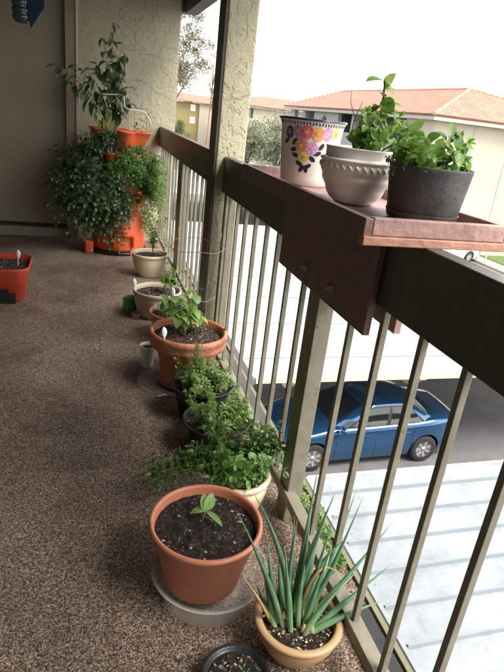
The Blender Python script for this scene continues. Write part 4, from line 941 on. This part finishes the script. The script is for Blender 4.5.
for i in range(15):
    s0=Vector((.02+rv(.03).x,rv(.03).y,.128)); e=s0+Vector((random.uniform(-.03,.06),random.uniform(-.05,.04),random.uniform(.02,.10))); sprig(lb,sb,s0,s0+Vector((0,0,.04)),e,.038,.025,4,.3,.4,.0014,6,2,.3,shape=S2)
for i in range(4): sprig(lb,sb,(.04,-.02,.13),(.07,-.05,.17),(.085,-.07-.01*i,.12+.02*i),.034,.021,4,.4,.5,.0014)
lb.build('foliage',M['bright'],t); sb.build('stems',M['stem'],t)
tw_=MB(); tw_.tube([(-.015,0,.125),(-.035,0,.16),(-.032,.0,.205),(-.050,0,.24),(-.052,0,.265)],[.002,.0018,.0014,.001,.0006],5); tw_.tube([(-.032,0,.205),(-.02,0,.235),(-.018,0,.245)],[.0012,.001,.0005],5); tw_.build('dry_twig',M['twig'],t)
# charcoal pot with mint, on its own saucer
t=pot('scuffed charcoal pot of bright mint at the near end of the shelf',.742,1.130,FZ+.016,1.2560,.0935,.080,M['charcoal'],'thin',.012,62)
random.seed(111); lb=MB();sb=MB()
for i in range(17):
    a=random.random()*6.28; q=.065*random.random()**.5; s0=Vector((q*math.cos(a)-.012,q*math.sin(a),.09)); o=Vector((math.cos(a),math.sin(a),0)); hh=random.uniform(.025,.09)
    sprig(lb,sb,s0,s0+Vector((0,0,hh)),s0+o*.025+Vector((-.006,0,hh)),.036,.027,5,.15,.4,.0016,5,2,.15,shape=S2)
sprig(lb,sb,(.05,0,.09),(.070,0,.13),(.058,0,.172),.030,.018,4,.5,.4,.0012,6,1,.2)
for e in ((-.095,-.01,.09),(-.10,.02,.115),(-.085,-.03,.105)): sprig(lb,sb,(-.05,0,.10),(-.075,e[1],.135),e,.026,.018,4,.3,.4)
lb.build('foliage',M['bright'],t); sb.build('stems',M['pstem'],t)
o=MB().lathe([(0,.0005),(.068,.0005),(.078,.004),(.0825,.020),(.0835,.0215),(.081,.0215),(.075,.0125),(0,.012)],n=56).build('plant_saucer',M['charcoal'],None,(.742,1.130,FZ+.0005)); tag(o,'charcoal saucer under the mint pot at the near end of the shelf','saucer')

# spilled soil specks and dry bits on the floor round the pots
random.seed(201); mb=MB()
for i in range(420):
    c=random.choice([(.30,1.2),(.32,1.35),(.45,1.9),(.44,2.2),(.38,2.5),(.35,3.1),(.35,3.5),(.4,4.4),(-.3,3.7),(.2,4.8),(.5,1.0)]); a=random.random()*6.28; q=.16+.16*abs(random.gauss(0,1)); x=c[0]+q*math.cos(a); y=c[1]+q*math.sin(a)
    if x>.63: continue
    k=random.uniform(.0012,.0035); T=Matrix.Translation((x,y,.0025))@Matrix.Rotation(random.random()*6,4,'Z'); mb.box(-k,k,-k*.6,k*.6,-.001,.0015,T)
o=mb.build('spilled_soil',paint('dry_soil_specks',(.05,.032,.022),.9,.5,40,c2=(.25,.18,.12))); tag(o,'scattered specks of spilled soil on the balcony floor around the pots','soil',kind='stuff')
random.seed(202)
for i,(x,y,lab) in enumerate([(.17,1.75,'dry curled leaf on the floor left of the overflowing mint pot'),(.05,2.9,'dry curled leaf on the floor left of the small white cup'),(.22,4.62,'dry curled leaf on the floor in front of the orange tower')]):
    mb=MB(); mb.leaf((0,0,.004),(math.cos(i*2.),math.sin(i*2.),.1),(0,0,1),.028,.014,-.3,.4); o=mb.build('dry_leaf',M['dryblade'],None,(x,y,.001)); tag(o,lab,'leaf')
